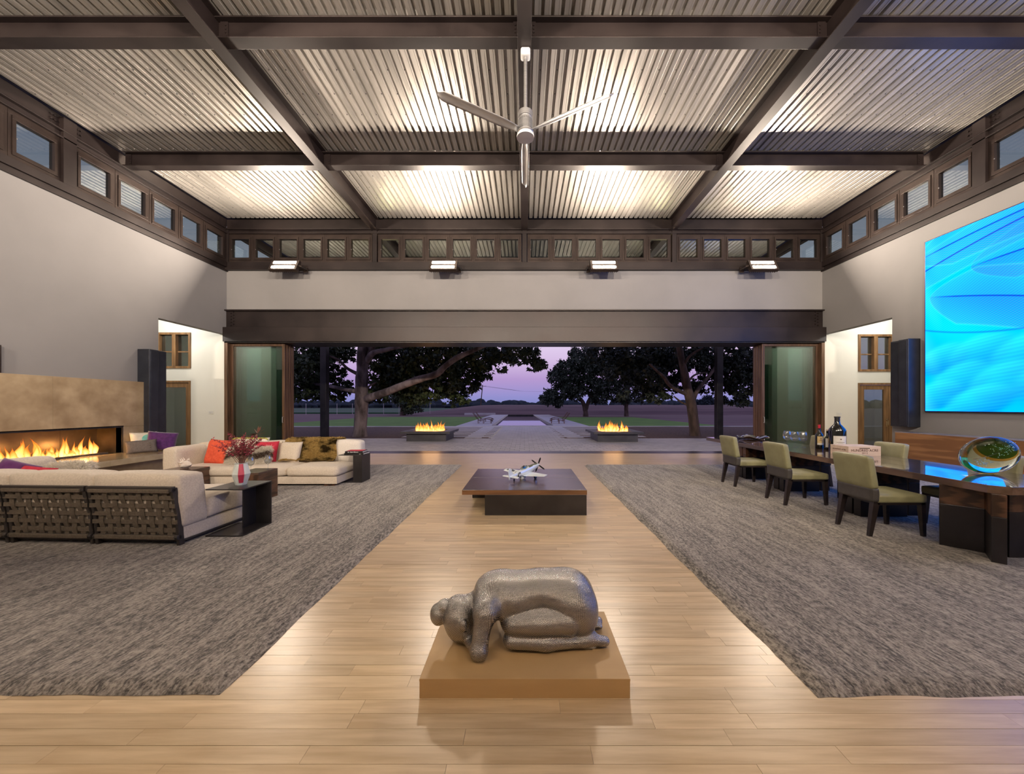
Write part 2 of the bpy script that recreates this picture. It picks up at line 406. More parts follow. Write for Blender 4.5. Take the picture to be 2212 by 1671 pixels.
def rug_mat():
    m = mat('wool_rug', (.060,.053,.046), (.40,.355,.305), rough=1, scale=(60,22,60), detail=7, lo=.33, hi=.68, space='World', sheen=.2)
    N = m.node_tree.nodes; L = m.node_tree.links; b = N['Principled BSDF']
    g = [n for n in N if n.type == 'NEW_GEOMETRY'][0]
    n2 = N.new('ShaderNodeTexNoise'); n2.inputs['Scale'].default_value = 95; n2.inputs['Detail'].default_value = 3
    L.new(g.outputs['Position'], n2.inputs['Vector'])
    n3 = N.new('ShaderNodeTexNoise'); n3.inputs['Scale'].default_value = 1; n3.inputs['Detail'].default_value = 4
    m3 = N.new('ShaderNodeMapping'); m3.inputs['Scale'].default_value = (19, 2.6, 19); L.new(g.outputs['Position'], m3.inputs['Vector']); L.new(m3.outputs[0], n3.inputs['Vector'])
    cr = [n for n in N if n.type == 'VALTORGB'][0]; nz = [n for n in N if n.type == 'TEX_NOISE' and n not in (n2, n3)][0]
    ma = N.new('ShaderNodeMath'); ma.operation = 'MULTIPLY_ADD'; ma.inputs[1].default_value = .45
    L.new(n2.outputs['Fac'], ma.inputs[0]); L.new(nz.outputs['Fac'], ma.inputs[2])
    mb = N.new('ShaderNodeMath'); mb.operation = 'MULTIPLY_ADD'; mb.inputs[1].default_value = .55
    L.new(n3.outputs['Fac'], mb.inputs[0]); L.new(ma.outputs[0], mb.inputs[2])
    sb = N.new('ShaderNodeMath'); sb.operation = 'SUBTRACT'; sb.inputs[1].default_value = .50
    L.new(mb.outputs[0], sb.inputs[0]); L.new(sb.outputs[0], cr.inputs[0])
    bp = N.new('ShaderNodeBump'); bp.inputs['Strength'].default_value = .9; bp.inputs['Distance'].default_value = .012
    L.new(ma.outputs[0], bp.inputs['Height']); L.new(bp.outputs[0], b.inputs['Normal'])
    return m
M['rug'] = rug_mat()

def chain_mat():
    """rows of small welded links: ridged metal"""
    m = mat('chain_steel', (.17,.155,.145), (.30,.28,.265), rough=.26, metal=.9, scale=(8,8,8))
    N = m.node_tree.nodes; L = m.node_tree.links; b = N['Principled BSDF']
    t = [n for n in N if n.type == 'TEX_COORD'][0]; sp = N.new('ShaderNodeSeparateXYZ'); L.new(t.outputs['Object'], sp.inputs[0])
    def mth(op, a, bb=None):
        n = N.new('ShaderNodeMath'); n.operation = op
        for i, v in enumerate((a, bb)):
            if v is None: continue
            if isinstance(v, (int, float)): n.inputs[i].default_value = v
            else: L.new(v, n.inputs[i])
        return n.outputs[0]
    nz = N.new('ShaderNodeTexNoise'); nz.inputs['Scale'].default_value = 3.2; L.new(t.outputs['Object'], nz.inputs['Vector'])
    wob = mth('MULTIPLY', nz.outputs['Fac'], .16)
    xx = mth('ADD', sp.outputs['X'], wob); zz = mth('ADD', sp.outputs['Z'], mth('MULTIPLY', sp.outputs['Y'], .8))
    K = 860.0
    a = mth('COSINE', mth('MULTIPLY', xx, K))
    p1 = mth('ADD', mth('MULTIPLY', xx, K*.5), mth('MULTIPLY', zz, K*.866)); p2 = mth('SUBTRACT', mth('MULTIPLY', xx, K*.5), mth('MULTIPLY', zz, K*.866))
    h = mth('MULTIPLY', mth('ADD', a, mth('ADD', mth('COSINE', p1), mth('COSINE', p2))), .4)
    bp = N.new('ShaderNodeBump'); bp.inputs['Strength'].default_value = .38; bp.inputs['Distance'].default_value = .004
    L.new(h, bp.inputs['Height']); L.new(bp.outputs[0], b.inputs['Normal'])
    cr = N.new('ShaderNodeValToRGB'); cr.color_ramp.elements[0].color = (.05,.048,.047,1); cr.color_ramp.elements[1].color = (.64,.62,.61,1)
    cr.color_ramp.elements[0].position = .12; cr.color_ramp.elements[1].position = .8
    L.new(mth('MULTIPLY_ADD', h, .45), cr.inputs[0])
    for n in N:
        if n.type == 'MATH' and n.operation == 'MULTIPLY_ADD': n.inputs[2].default_value = .5
    L.new(cr.outputs[0], b.inputs['Base Color'])
    return m
M['chain'] = chain_mat()

def fur_mat(name, c1, c2, scale, lo=.35, hi=.65):
    """hair: light both reflects from and passes through the fine tufts"""
    m = mat(name, c1, c2, rough=.9, scale=scale, detail=3, lo=lo, hi=hi)
    N = m.node_tree.nodes; L = m.node_tree.links; cr = [n for n in N if n.type == 'VALTORGB'][0]; o = [n for n in N if n.type == 'OUTPUT_MATERIAL'][0]
    d = N.new('ShaderNodeBsdfDiffuse'); t = N.new('ShaderNodeBsdfTranslucent'); mx = N.new('ShaderNodeMixShader'); mx.inputs[0].default_value = .5
    L.new(cr.outputs[0], d.inputs['Color']); L.new(cr.outputs[0], t.inputs['Color']); L.new(d.outputs[0], mx.inputs[1]); L.new(t.outputs[0], mx.inputs[2]); L.new(mx.outputs[0], o.inputs['Surface'])
    return m
M['fur_white'] = fur_mat('white_fur', (.80,.75,.66), (.90,.86,.78), (30,30,30))
M['fur_brown'] = fur_mat('brown_fur', (.10,.07,.055), (.30,.22,.16), (30,30,30))
M['fur_olive'] = fur_mat('olive_fur', (.05,.034,.014), (.52,.37,.14), (4.5,7,9), .34, .50)

# ================================================================ SETTING
XW, YB, YR = 9.46, 11.47, -3.3           # side walls, opening wall, rear wall
H_DECK, H_TOP, H_SILL0, H_SILL1, H_WIN1 = 7.45, 7.45, 5.79, 6.04, 6.94

# ---------------- floor of maple planks
RUGS = [(-8.6, 1.87, -1.585, 9.14), (1.51, 1.865, 8.8, 9.14)]
floor = MB().box(-14, YR-.2, -.12, 14, YB+.03, -.016).build('floor', M['gap'], kind='structure')
floor.location = (0, 0, 0)
frnd = random.Random(3)
unit = {}
PW = .083
singles, rest = [], MB()
row = 0; y = YR
while y < YB:
    y1 = min(y+PW, YB+.03)
    x = -XW - frnd.random()*1.2
    while x < XW:
        L_ = frnd.uniform(.45, 1.5); x1 = min(x+L_, XW)
        x0 = max(x, -XW)
        if x1-x0 > .02:
            under = any(r0+.25 < x0 and x1 < r2-.25 and r1+.15 < y and y1 < r3-.15 for r0, r1, r2, r3 in RUGS)
            vis = y > 1.36 and x0 < 1.42*y+.1 and x1 > -1.45*y-.1
            if not under:
                z = frnd.uniform(-.0006, .0006)
                b = (x0+.0007, y+.0008, -.014, x1-.0007, y1-.0008, z)
                if vis and len(singles) < 292: singles.append(b)
                else: rest.box(*b)
        x += L_
    y = y1; row += 1
for b in singles:
    cx, cy = (b[0]+b[3])/2, (b[1]+b[4])/2
    o = MB().box(b[0]-cx, b[1]-cy, b[2], b[3]-cx, b[4]-cy, b[5]).build('plank', M['floor'], floor)
    o.location = (cx, cy, 0)
# the remaining boards: one joined part, tone per board through a face-wise random attribute is left to the grain
rest.build('plank_field', M['floor'], floor, kind='stuff')
for s in (-1, 1):
    a, b = sorted((s*XW, s*13.9)); MB().box(a, 8.6, -.016, b, YB, 0).build('alcove_boards', M['floor'], floor)
MB().box(-9.4, YB+.03, -.1, 9.4, YB+.65, -.004).build('sliding_track', M['bronze'], floor)

# ---------------- walls
def wall(name, boxes, m, kind='structure'):
    b = MB()
    for q in boxes: b.box(*q)
    return b.build(name, m, kind=kind)
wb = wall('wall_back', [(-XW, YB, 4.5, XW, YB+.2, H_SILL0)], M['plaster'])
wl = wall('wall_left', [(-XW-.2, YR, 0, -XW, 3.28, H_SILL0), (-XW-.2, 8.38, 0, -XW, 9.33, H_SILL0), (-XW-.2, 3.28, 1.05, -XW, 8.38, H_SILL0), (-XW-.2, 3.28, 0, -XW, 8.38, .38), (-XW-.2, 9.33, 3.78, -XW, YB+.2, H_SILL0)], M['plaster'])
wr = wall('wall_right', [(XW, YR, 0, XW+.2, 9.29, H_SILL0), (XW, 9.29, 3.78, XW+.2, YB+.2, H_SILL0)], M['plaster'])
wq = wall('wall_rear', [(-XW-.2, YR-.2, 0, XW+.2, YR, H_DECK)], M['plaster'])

def ibeam(mb, p0, p1, top, depth, fl=.2, tf=.022, tw=.02):
    """I beam from p0 to p1 (plan points on one axis)"""
    (x0, y0), (x1, y1) = p0, p1
    if abs(x1-x0) > abs(y1-y0):
        mb.box(x0, y0-fl/2, top-tf, x1, y0+fl/2, top); mb.box(x0, y0-fl/2, top-depth, x1, y0+fl/2, top-depth+tf)
        mb.box(x0, y0-tw/2, top-depth+tf, x1, y0+tw/2, top-tf)
    else:
        mb.box(x0-fl/2, y0, top-tf, x0+fl/2, y1, top); mb.box(x0-fl/2, y0, top-depth, x0+fl/2, y1, top-depth+tf)
        mb.box(x0-tw/2, y0, top-depth+tf, x0+tw/2, y1, top-tf)
    return mb
def bolt_rows(pts, axis):
    b = MB()
    for p in pts:
        p = Vector(p); d = Vector(axis)
        b.cyl(p, p+d*.03, .017, n=6)
    return b
# steel band round the top of the room
T = M['steel_beam']
# opening wall
MB().box(-XW, YB-.10, H_SILL0+.07, XW, YB+.2, H_SILL1).box(-XW, YB-.13, H_SILL0, XW, YB+.2, H_SILL0+.07).build('sill_beam', T, wb, bevel=.004)
bm_ = MB().box(-XW, YB-.10, 6.94, XW, YB+.2, 6.97).box(-XW, YB-.05, 6.97, XW, YB+.2, 7.06).box(-XW, YB-.13, 7.06, XW, YB+.2, 7.085)
bm_.box(-XW, YB, 7.085, XW, YB+.2, 7.43).build('top_beam', T, wb, bevel=.004)
for xx in (-XW+.04, -4.73, 0, 4.73, XW-.04):
    MB().box(xx-.07, YB-.08, H_SILL1, xx+.07, YB+.2, 7.06).build('mullion_post', T, wb, bevel=.004)
# header over the opening
MB().box(-XW, YB-.02, 4.0, XW, YB+.2, 4.51).box(-XW, YB-.10, 4.51, XW, YB+.2, 4.55).box(-9.35, YB-.12, 3.96, 9.35, YB+.2, 4.0).build('header_beam', T, wb, bevel=.004)
MB().box(-XW, YB-.16, 3.53, XW, YB-.10, 3.98).build('header_fascia', T, wb, bevel=.004)
MB().box(-XW, YB-.10, 3.50, XW, YB+.72, 3.96).build('door_head_track', M['black_steel'], wb)
pts = []
for s in (-1, 1):
    for k in range(5): pts += [(s*9.30, YB-.02, 4.06+k*.095), (s*9.22, YB-.02, 4.10+k*.095)]
bolt_rows(pts, (0, -1, 0)).build('bolts', T, wb, kind='stuff')
# side walls
for s, W_ in ((-1, wl), (1, wr)):
    def sx(a, b, y0, z0, y1, z1, mb):
        xa, xb = sorted((s*a, s*b)); mb.box(xa, y0, z0, xb, y1, z1); return mb
    q = MB(); sx(XW-.10, XW+.2, YR, H_SILL0+.09, YB, H_SILL1, q); sx(XW-.05, XW+.2, YR, H_SILL0-.03, YB, H_SILL0+.09, q); q.build('sill_beam', T, W_, bevel=.004)
    q = MB(); sx(XW-.10, XW+.2, YR, 6.94, YB, 6.97, q); sx(XW-.04, XW+.2, YR, 6.97, YB, 7.08, q); sx(XW-.12, XW+.2, YR, 7.08, YB, 7.105, q)
    sx(XW, XW+.2, YR, 7.105, YB, 7.43, q); q.build('top_beam', T, W_, bevel=.004)
    for yy in (7.445, 2.9):
        q = MB(); sx(XW-.10, XW+.2, yy-.11, H_SILL1, yy+.11, 7.38, q); q.build('mullion_post', T, W_, bevel=.004)
    q = MB(); sx(XW-.03, XW+.2, YR, H_SILL1, 2.8, 6.94, q); sx(XW-.03, XW+.2, 11.355, H_SILL1, YB+.1, 6.94, q); q.build('infill_panel', T, W_)
    pts = []
    for yc in (7.20, 7.26, 7.63, 7.69, 11.2):
        for k in range(3): pts.append((s*XW, yc, 7.16+k*.09))
    bolt_rows(pts, (-s, 0, 0)).build('bolts', T, W_, kind='stuff')

# ---------------- clerestory windows
win_n = 0
def clerestory(loc, rz):
    global win_n
    win_n += 1
    nm = 'window_%d' % win_n
    if win_n == 1:
        f = MB(); w_, h_ = .3775, .45
        for a in ((-w_, -.04, -h_, w_, .12, -h_+.085), (-w_, -.04, h_-.085, w_, .12, h_), (-w_, -.04, -h_+.085, -w_+.05, .12, h_-.085), (w_-.05, -.04, -h_+.085, w_, .12, h_-.085)): f.box(*a)
        o = f.build(nm, M['bronze'], kind='structure', bevel=.003)
        g = MB(); a_, b_ = .325, .363; t = .052
        for a in ((-a_, -.055, -b_, a_, .05, -b_+t+.02), (-a_, -.055, b_-t-.02, a_, .05, b_), (-a_, -.055, -b_+t+.0205, -a_+t, .05, b_-t-.0205), (a_-t, -.055, -b_+t+.0205, a_, .05, b_-t-.0205)): g.box(*a)
        g.build('sash', M['bronze'], o, bevel=.004)
        MB().box(-.28, .0, -.30, .28, .012, .30).build('pane', M['window_pane'], o)
        MB().box(-.275, -.06, -.05, -.262, -.05, -.03).build('latch', M['alu'], o)
        clerestory.src = o
    else:
        o = dup(clerestory.src, loc, rz); o.name = nm
    o.location = loc; o.rotation_euler = (0, 0, rz)
    return o
for b in range(4):
    for i in range(6): clerestory((-9.46+4.73*b+.47+.757*i, YB, 6.49), 0)
for s in (-1, 1):
    for yy in (10.98, 10.215, 9.45, 8.69, 7.93, 6.96, 6.2, 5.44, 4.68, 3.92, 3.18): clerestory((s*XW, yy, 6.49), -s*math.pi/2)

# ---------------- ceiling: corrugated deck on purlins and rafters
ceiling = thing('ceiling', 'corrugated galvanised steel deck on dark steel beams', None, kind='structure')
RAFT = [-9.4, -4.73, 0.0, 4.68, 9.4]; PURL = [11.43, 8.5, 5.58, 2.65, -.30, -3.25]
def deck_sheet(width, length):
    p = .15; n = int(round(width/p)); p = width/n; prof = []
    for k in range(n):
        x = k*p; prof += [(x, 0), (x+.40*p, 0), (x+.42*p, .005), (x+.45*p, 0), (x+.62*p, 0), (x+.69*p, .055), (x+.93*p, .055)]
    prof.append((width, 0)); b = MB(); m = len(prof)
    vs = [(x, 0, z) for x, z in prof] + [(x, length, z) for x, z in prof]
    b.add(vs, [(i, i+1, m+i+1, m+i) for i in range(m-1)])
    return b
for i in range(4):
    for j in range(5):
        wd = RAFT[i+1]-RAFT[i]; ln = PURL[j]-PURL[j+1]
        deck_sheet(wd, ln).build('deck_sheet', M['deck'], ceiling).location = (RAFT[i], PURL[j+1], H_DECK)
MB().box(-XW-.2, YR-.2, H_DECK+.075, XW+.2, YB+.2, H_DECK+.2).build('roof_slab', M['black_steel'], ceiling)
for i in range(1, 4):
    ibeam(MB(), (RAFT[i], YR), (RAFT[i], YB), H_DECK, .41, fl=.21).build('rafter', T, ceiling, bevel=.004)
bolts = []
for j in (1, 2, 3, 4):
    for i in range(4):
        x0, x1 = RAFT[i]+.012, RAFT[i+1]-.012
        ibeam(MB(), (x0, PURL[j]), (x1, PURL[j]), H_DECK-.012, .335, fl=.19).build('purlin', T, ceiling, bevel=.004)
        for xe in (x0+.13, x1-.13):
            for k in range(4): bolts.append((xe, PURL[j]-.01, H_DECK-.26+k*.055))
        for xe in (x0+.10, x1-.10):
            MB().box(xe-.06, PURL[j]-.03, H_DECK-.30, xe+.06, PURL[j]-.008, H_DECK-.04).build('splice_plate', T, ceiling)
bolt_rows(bolts, (0, -1, 0)).build('bolts', T, ceiling, kind='stuff')
sc = MB()
for yy in np.arange(5.9, 11.3, .49):
    for k in range(63):
        xx = -9.4+.15*2*k+.078
        sc.cyl((xx, yy, H_DECK+.001), (xx, yy, H_DECK-.012), .010, .005, n=5)
sc.build('deck_screws', M['steel_panel'], ceiling, kind='stuff')

# ---------------- porch outside the opening
porch = thing('porch_roof', 'corrugated porch roof on slim dark steel posts outside the opening', None, kind='structure')
for i in range(4):
    deck_sheet(RAFT[i+1]-RAFT[i], 6.0).build('deck_sheet', M['deck'], porch).location = (RAFT[i], YB+.25, H_DECK)
for xx in RAFT: ibeam(MB(), (xx, YB+.2), (xx, 17.4), H_DECK, .41).build('rafter', T, porch)
ibeam(MB(), (-9.9, 17.3), (9.9, 17.3), H_DECK-.01, .5, fl=.25).build('eave_beam', T, porch)
MB().box(-10, YB+.2, H_DECK+.075, 10, 17.7, H_DECK+.15).build('roof_slab', M['black_steel'], porch)
for xx in (-9.52, 9.25): MB().box(xx-.14, 17.06, 0, xx+.14, 17.34, H_DECK-.5).build('porch_post', M['black_steel'], porch, bevel=.006)

# ---------------- sliding glass wall stacked at both ends
def sliding_stack(name, x0, x1, inner):
    o = thing(name, 'stacked bronze framed glass sliding doors', None, kind='structure')
    for i in range(4):
        y = YB+.035+.125*i; f = MB(); t = .075
        f.box(x0, y, .01, x0+t, y+.1, 3.49); f.box(x1-t, y, .01, x1, y+.1, 3.49)
        f.box(x0+t, y, .01, x1-t, y+.1, .11); f.box(x0+t, y, 3.41, x1-t, y+.1, 3.49)
        lf = f.build('door_leaf', M['jamb'], o, bevel=.005)
        MB().box(x0+t-.01, y+.04, .10, x1-t+.01, y+.052, 3.42).build('pane', M['door_pane'], lf)
        if i == 0:
            xx = inner+(.035 if inner == x0 else -.035)
            MB().tube([(xx, y, .98), (xx, y-.045, .98), (xx, y-.045, 1.16), (xx, y, 1.16)], .009, 8).build('handle', M['alu'], lf, smooth=40)
    return o
sliding_stack('door_1', -9.36, -7.65, -7.65)
sliding_stack('door_2', 7.58, 9.36, 7.58)
for s, nm in ((-1, 'trim_1'), (1, 'trim_2')):
    a, b = sorted((s*9.36, s*XW)); MB().box(a, YB-.10, 0, b, YB+.6, 3.53).build(nm, M['jamb'], kind='structure', bevel=.005)
    # outer wing walls that shelter the stacked doors
    q = MB()
    for u0, u1, zt in ((8.22, 8.92, 6.2), (9.55, 10.3, 6.2), (8.92, 9.55, .0)):
        a, b = sorted((s*u0, s*u1)); q.box(a, YB+.75, 0 if zt else 3.6, b, YB+.95, 6.2)
    q.build('wall_porch_'+('left' if s < 0 else 'right'), M['plaster'], kind='structure')

# ---------------- alcoves left and right of the opening wall
def alcove(s, tag_, win, door):
    def bx(mb, a, b, y0, z0, y1, z1):
        xa, xb = sorted((s*a, s*b)); mb.box(xa, y0, z0, xb, y1, z1)
    q = MB(); y0, y1 = YB, YB+.2
    (wa, wb_, wz0, wz1), (da, db, dz1) = win, door
    lo = min(wa, da); hi = max(wb_, db)
    bx(q, XW, lo, y0, 0, y1, 4.6); bx(q, hi, 14, y0, 0, y1, 4.6)
    bx(q, lo, hi, y0, wz1, y1, 4.6); bx(q, lo, hi, y0, dz1, y1, wz0)
    if da > lo: bx(q, lo, da, y0, 0, y1, dz1)
    if db < hi: bx(q, db, hi, y0, 0, y1, dz1)
    if wb_ < hi: bx(q, wb_, hi, y0, wz0, y1, wz1)
    if wa > lo: bx(q, lo, wa, y0, wz0, y1, wz1)
    bx(q, 13.8, 14, 8.8, 0, YB, 4.6); bx(q, XW+.2, 14, 8.6, 0, 8.8, 4.6)
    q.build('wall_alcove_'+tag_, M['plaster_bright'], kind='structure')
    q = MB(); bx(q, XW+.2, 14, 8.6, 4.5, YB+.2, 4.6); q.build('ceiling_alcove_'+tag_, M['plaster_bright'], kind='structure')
    # window with four lights
    global win_n; win_n += 1
    x0, x1 = sorted((s*wa, s*wb_)); xm = (x0+x1)/2; zm = wz0+(wz1-wz0)*.47; t = .07
    f = MB().box(x0, y0-.03, wz0, x0+t, y1, wz1).box(x1-t, y0-.03, wz0, x1, y1, wz1).box(x0+t, y0-.03, wz0, x1-t, y1, wz0+t).box(x0+t, y0-.03, wz1-t, x1-t, y1, wz1)
    f.box(xm-.06, y0-.03, wz0+t, xm+.06, y1, wz1-t)
    o = f.build('window_%d' % win_n, M['door_oak'], kind='structure', bevel=.005)
    for a, b in ((x0+t, xm-.06), (xm+.06, x1-t)):
        MB().box(a, y0+.05, zm-.018, b, y0+.11, zm+.018).build('glazing_bar', M['door_oak'], o)
        MB().box(a, y0+.07, wz0+t, b, y0+.08, zm-.018).build('pane', M['window_pane'], o)
        MB().box(a, y0+.07, zm+.018, b, y0+.08, wz1-t).build('pane', M['window_pane'], o)
alcove(-1, 'left', (10.59, 11.65, 2.70, 3.84), (10.60, 11.75, 2.31))
alcove(1, 'right', (10.59, 11.70, 2.60, 3.78), (10.59, 12.55, 2.24))
def glazed_leaf(o, x0, x1, z1, st=.15):
    y = YB+.02
    f = MB().box(x0, y, .01, x0+st, y+.06, z1).box(x1-st, y, .01, x1, y+.06, z1).box(x0+st, y, .01, x1-st, y+.06, .22).box(x0+st, y, z1-.14, x1-st, y+.06, z1)
    lf = f.build('door_leaf', M['door_oak'], o, bevel=.005)
    MB().box(x0+st-.01, y+.025, .21, x1-st+.01, y+.035, z1-.13).build('pane', M['window_pane'], lf)
    return lf
def lever(lf, x):
    y = YB+.02
    MB().box(x-.02, y-.008, .86, x+.02, y, 1.10).tube([(x, y, 1.04), (x, y-.05, 1.04), (x, y-.055, 1.02), (x, y-.055, .90), (x, y-.03, .88)], .012, 8).build('handle', M['brass'], lf, smooth=40)
d = thing('door_3', 'oak framed glass door in the left alcove', None, kind='structure')
MB().box(-11.75, YB-.01, 0, -11.69, YB+.15, 2.31).box(-10.66, YB-.01, 0, -10.60, YB+.15, 2.31).box(-11.69, YB-.01, 2.25, -10.66, YB+.15, 2.31).build('door_frame', M['door_oak'], d)
glazed_leaf(d, -11.68, -10.67, 2.24, .11)
d = thing('door_4', 'pair of oak framed glass doors in the right alcove', None, kind='structure')
MB().box(10.59, YB-.01, 0, 10.65, YB+.15, 2.24).box(12.49, YB-.01, 0, 12.55, YB+.15, 2.24).box(10.65, YB-.01, 2.18, 12.49, YB+.15, 2.24).build('door_frame', M['door_oak'], d)
lever(glazed_leaf(d, 10.66, 11.585, 2.17), 11.52); lever(glazed_leaf(d, 11.595, 12.48, 2.17), 11.66)

for s, lab in ((-1, 'round recessed downlight in the left alcove ceiling'), (1, 'round recessed downlight in the right alcove ceiling')):
    t = thing('downlight', lab, 'lamp', (s*10.9, 10.2, 4.5))
    MB().lathe([(.06, -.012), (.09, -.012), (.10, 0), (.06, 0)], 24).build('trim_ring', M['white_metal'], t, smooth=40)
    MB().lathe([(1e-5, -.006), (.06, -.006)], 24).build('lens', M['downlight'], t)
    ld = bpy.data.lights.new('alcove_light', 'POINT'); ld.energy = SIDE_ROOM_W; ld.color = (1, .97, .90); ld.shadow_soft_size = .12
    lo = bpy.data.objects.new('alcove_light', ld); COL.objects.link(lo); lo.parent = t; lo.location = (0, 0, -.2)
for loc, lab in (((-9.95, YB, 1.31), 'small white switch plate on the wall of the left alcove'), ((10.0, YB, 1.25), 'small white switch plate on the wall of the right alcove')):
    t = thing('switch_plate', lab, 'switch', loc)
    MB().box(-.085, -.008, -.06, .085, 0, .06).build('plate', M['plaster_bright'], t, bevel=.003)
    for k in (-.045, 0, .045): MB().box(k-.016, -.012, -.035, k+.016, -.008, .035).build('rocker', M['white_metal'], t)

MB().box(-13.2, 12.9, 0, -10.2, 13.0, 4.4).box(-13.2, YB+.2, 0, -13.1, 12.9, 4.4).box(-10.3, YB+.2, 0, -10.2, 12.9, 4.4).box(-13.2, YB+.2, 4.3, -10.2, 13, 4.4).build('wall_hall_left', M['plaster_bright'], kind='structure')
# ---------------- ground outside
ground = MB().box(-700, 11.9, -.30, 700, 900, -.14).build('ground', M['field'], kind='structure')
prnd = random.Random(5)
patio = MB().box(-13, YB+.65, -.12, 13, 17.2, -.035).box(-1.9, 17.2, -.12, 1.9, 26.6, -.035).build('patio', M['gap'], kind='structure')
PV = .345; pav_rest = MB(); npv = 0; cells = []
yy = YB+.66; r_ = 0
while yy < 26.5:
    x0 = -13 if yy < 16.9 else -1.6
    n = int(-x0*2/PV)
    for k in range(n+1):
        xa = -n*PV/2+k*PV-(PV/2 if r_ % 2 else 0)
        cells.append((abs(xa+PV/2)*.9+(yy-YB), xa, yy))
    yy += .30; r_ += 1
cells.sort()
for i, (dq, xa, yy) in enumerate(cells):
    z = prnd.uniform(-.003, 0)-.003
    if i < 290:
        o = MB().box(-PV/2+.006, -.144, -.033, PV/2-.006, .144, 0).build('paver', M['concrete'], patio); o.location = (xa+PV/2, yy+.15, z)
    else: pav_rest.box(xa+.006, yy+.006, -.033+z, xa+PV-.006, yy+.294, z)
pav_rest.build('paver_field', M['concrete'], patio, kind='stuff')
YAW = Matrix.Translation((0, 17, 0)) @ Matrix.Rotation(.0146, 4, 'Z') @ Matrix.Translation((0, -17, 0))   # the garden axis is turned slightly
# stepped slabs on both sides of the walk, dark strips between them
strips = MB().box(-6.2, 17.2, -.13, -1.6, 26.6, -.012).box(1.6, 17.2, -.13, 6.2, 26.6, -.012).xf(YAW).build('gravel_bed', M['mulch'], kind='structure')
for s in (-1, 1):
    for j in range(9):
        y0 = 17.2+j*1.044; y1 = y0+1.044
        a, b = sorted((s*2.85, s*2.05)); MB().box(a, y0+.01, -.05, b, y1-.01, -.004).xf(YAW).build('slab', M['concrete'], patio)
        a, b = sorted((s*6.0, s*2.855)); MB().box(a, y0+.5, -.05, b, y1, -.004).xf(YAW).build('slab', M['concrete'], patio)
        a, b = sorted((s*2.045, s*1.6)); MB().box(a, y0+.4, -.05, b, y1, -.004).xf(YAW).build('slab', M['concrete'], patio)
mulch = MB().box(-40, 17.2, -.14, -6.0, 26.7, -.02).box(6.0, 17.2, -.14, 40, 26.7, -.02).build('mulch_bed', M['mulch'], kind='structure')
MB().box(-40, 26.6, -.1, 40, 27.0, .015).xf(YAW).build('trim_3', M['deck_stone'], kind='structure')
lawn = MB().box(-21, 27.0, -.14, -5.05, 52, -.02).box(5.05, 27.0, -.14, 15.5, 50, -.02).xf(YAW).build('lawn', M['lawn'], kind='structure')
pool_deck = MB().box(-5.05, 27.0, -.14, 5.05, 28.3, .0).box(-5.05, 28.3, -.14, -2.4, 64, 0).box(2.4, 28.3, -.14, 5.05, 64, 0).box(-2.4, 60, -.14, 2.4, 64, .0).xf(YAW).build('pool_deck', M['deck_stone'], kind='structure')
pool = thing('pool', 'long rectangular swimming pool with dark coping, beyond the patio walk', 'pool', (0, 28.3, 0))
pool.matrix_world = YAW @ Matrix.Translation((0, 28.3, 0))
MB().box(-2.4, 0, -.1, -2.1, 31.7, .02).box(2.1, 0, -.1, 2.4, 31.7, .02).box(-2.1, 31.3, -.1, 2.1, 31.7, .12).build('coping', M['black_steel'], pool)
MB().box(-2.1, -.02, -.12, 2.1, 31.3, -.06).build('water', M['water'], pool)
MB().box(-11, 0, -.2, -5.4, 1.2, .25).build('trim_4', M['deck_stone'], kind='structure').location = (0, 66, 0)
crop = MB().box(-160, 78, -.2, -17, 260, .15).build('crop_field', M['crop'], kind='structure')
# earth bank behind the pool
def bank(u, v):
    x = -26+u*75; y = 68+v*40
    f = max(0, min(1, (x+26)/16))*math.sin(math.pi*min(1, v*1.0))**.7
    return (x, y, -.2+2.0*f+.15*noise.noise(Vector((x*.2, y*.2, 0))))
MB().grid(bank, 60, 14).build('earth_bank', M['field'], smooth=180, kind='structure')
# distant tree line: hundreds of crowns merged by the haze
far = MB(); tr = random.Random(11)
for k in range(800):
    x = tr.uniform(-430, 430); y = tr.uniform(250, 330); r1 = tr.uniform(1.6, 4.2)
    far.sphere((x, y, r1*.7), r1, 7, 5, (tr.uniform(.9, 2.2), 1, tr.uniform(.6, 1.1)))
far.build('distant_tree_line', M['far_tree'], smooth=180, kind='stuff')

# ================================================================ LAMPS
def flood(loc, rz, label, watt, arm=1, tilt_deg=28):
    t = thing('flood_light', label, 'lamp', loc, rz, 'wall floodlights')
    led = M['led'] if rz == 0 else M['led_fill']
    tilt = R(tilt_deg)                                       # lens tips back from facing the room towards the deck
    m = Matrix.Rotation(-tilt, 4, 'X')
    b = MB(); b.box(-.42, -.05, -.20, .42, .05, .20, m); b.box(-.40, .05, -.17, .40, .08, .17, m)
    for k in range(14): b.box(-.38+k*.058, .08, -.16, -.365+k*.058, .12, .16, m)
    b.build('housing', M['bronze'], t, bevel=.008)
    for zc in (-.095, .095):
        MB().add([m @ Vector(p) for p in ((-.34, -.053, zc-.045), (.34, -.053, zc-.045), (.34, -.053, zc+.045), (-.34, -.053, zc+.045))], [(0, 1, 2, 3)]).build('led_strip', led, t)
    MB().tube([(arm*.42, 0, 0), (arm*.47, .02, 0), (arm*.47, .30, .02), (arm*.40, .42, .02)], .03, 8).box(arm*.40-.06, .36, -.06, arm*.40+.06, .42, .10).build('bracket', M['bronze'], t)
    MB().tube([m @ Vector((-.15, .02, -.20)), m @ Vector((-.13, .02, -.24)), m @ Vector((-.10, .02, -.24)), m @ Vector((-.08, .02, -.20))], .006, 6).build('safety_loop', M['bronze'], t)
    return t
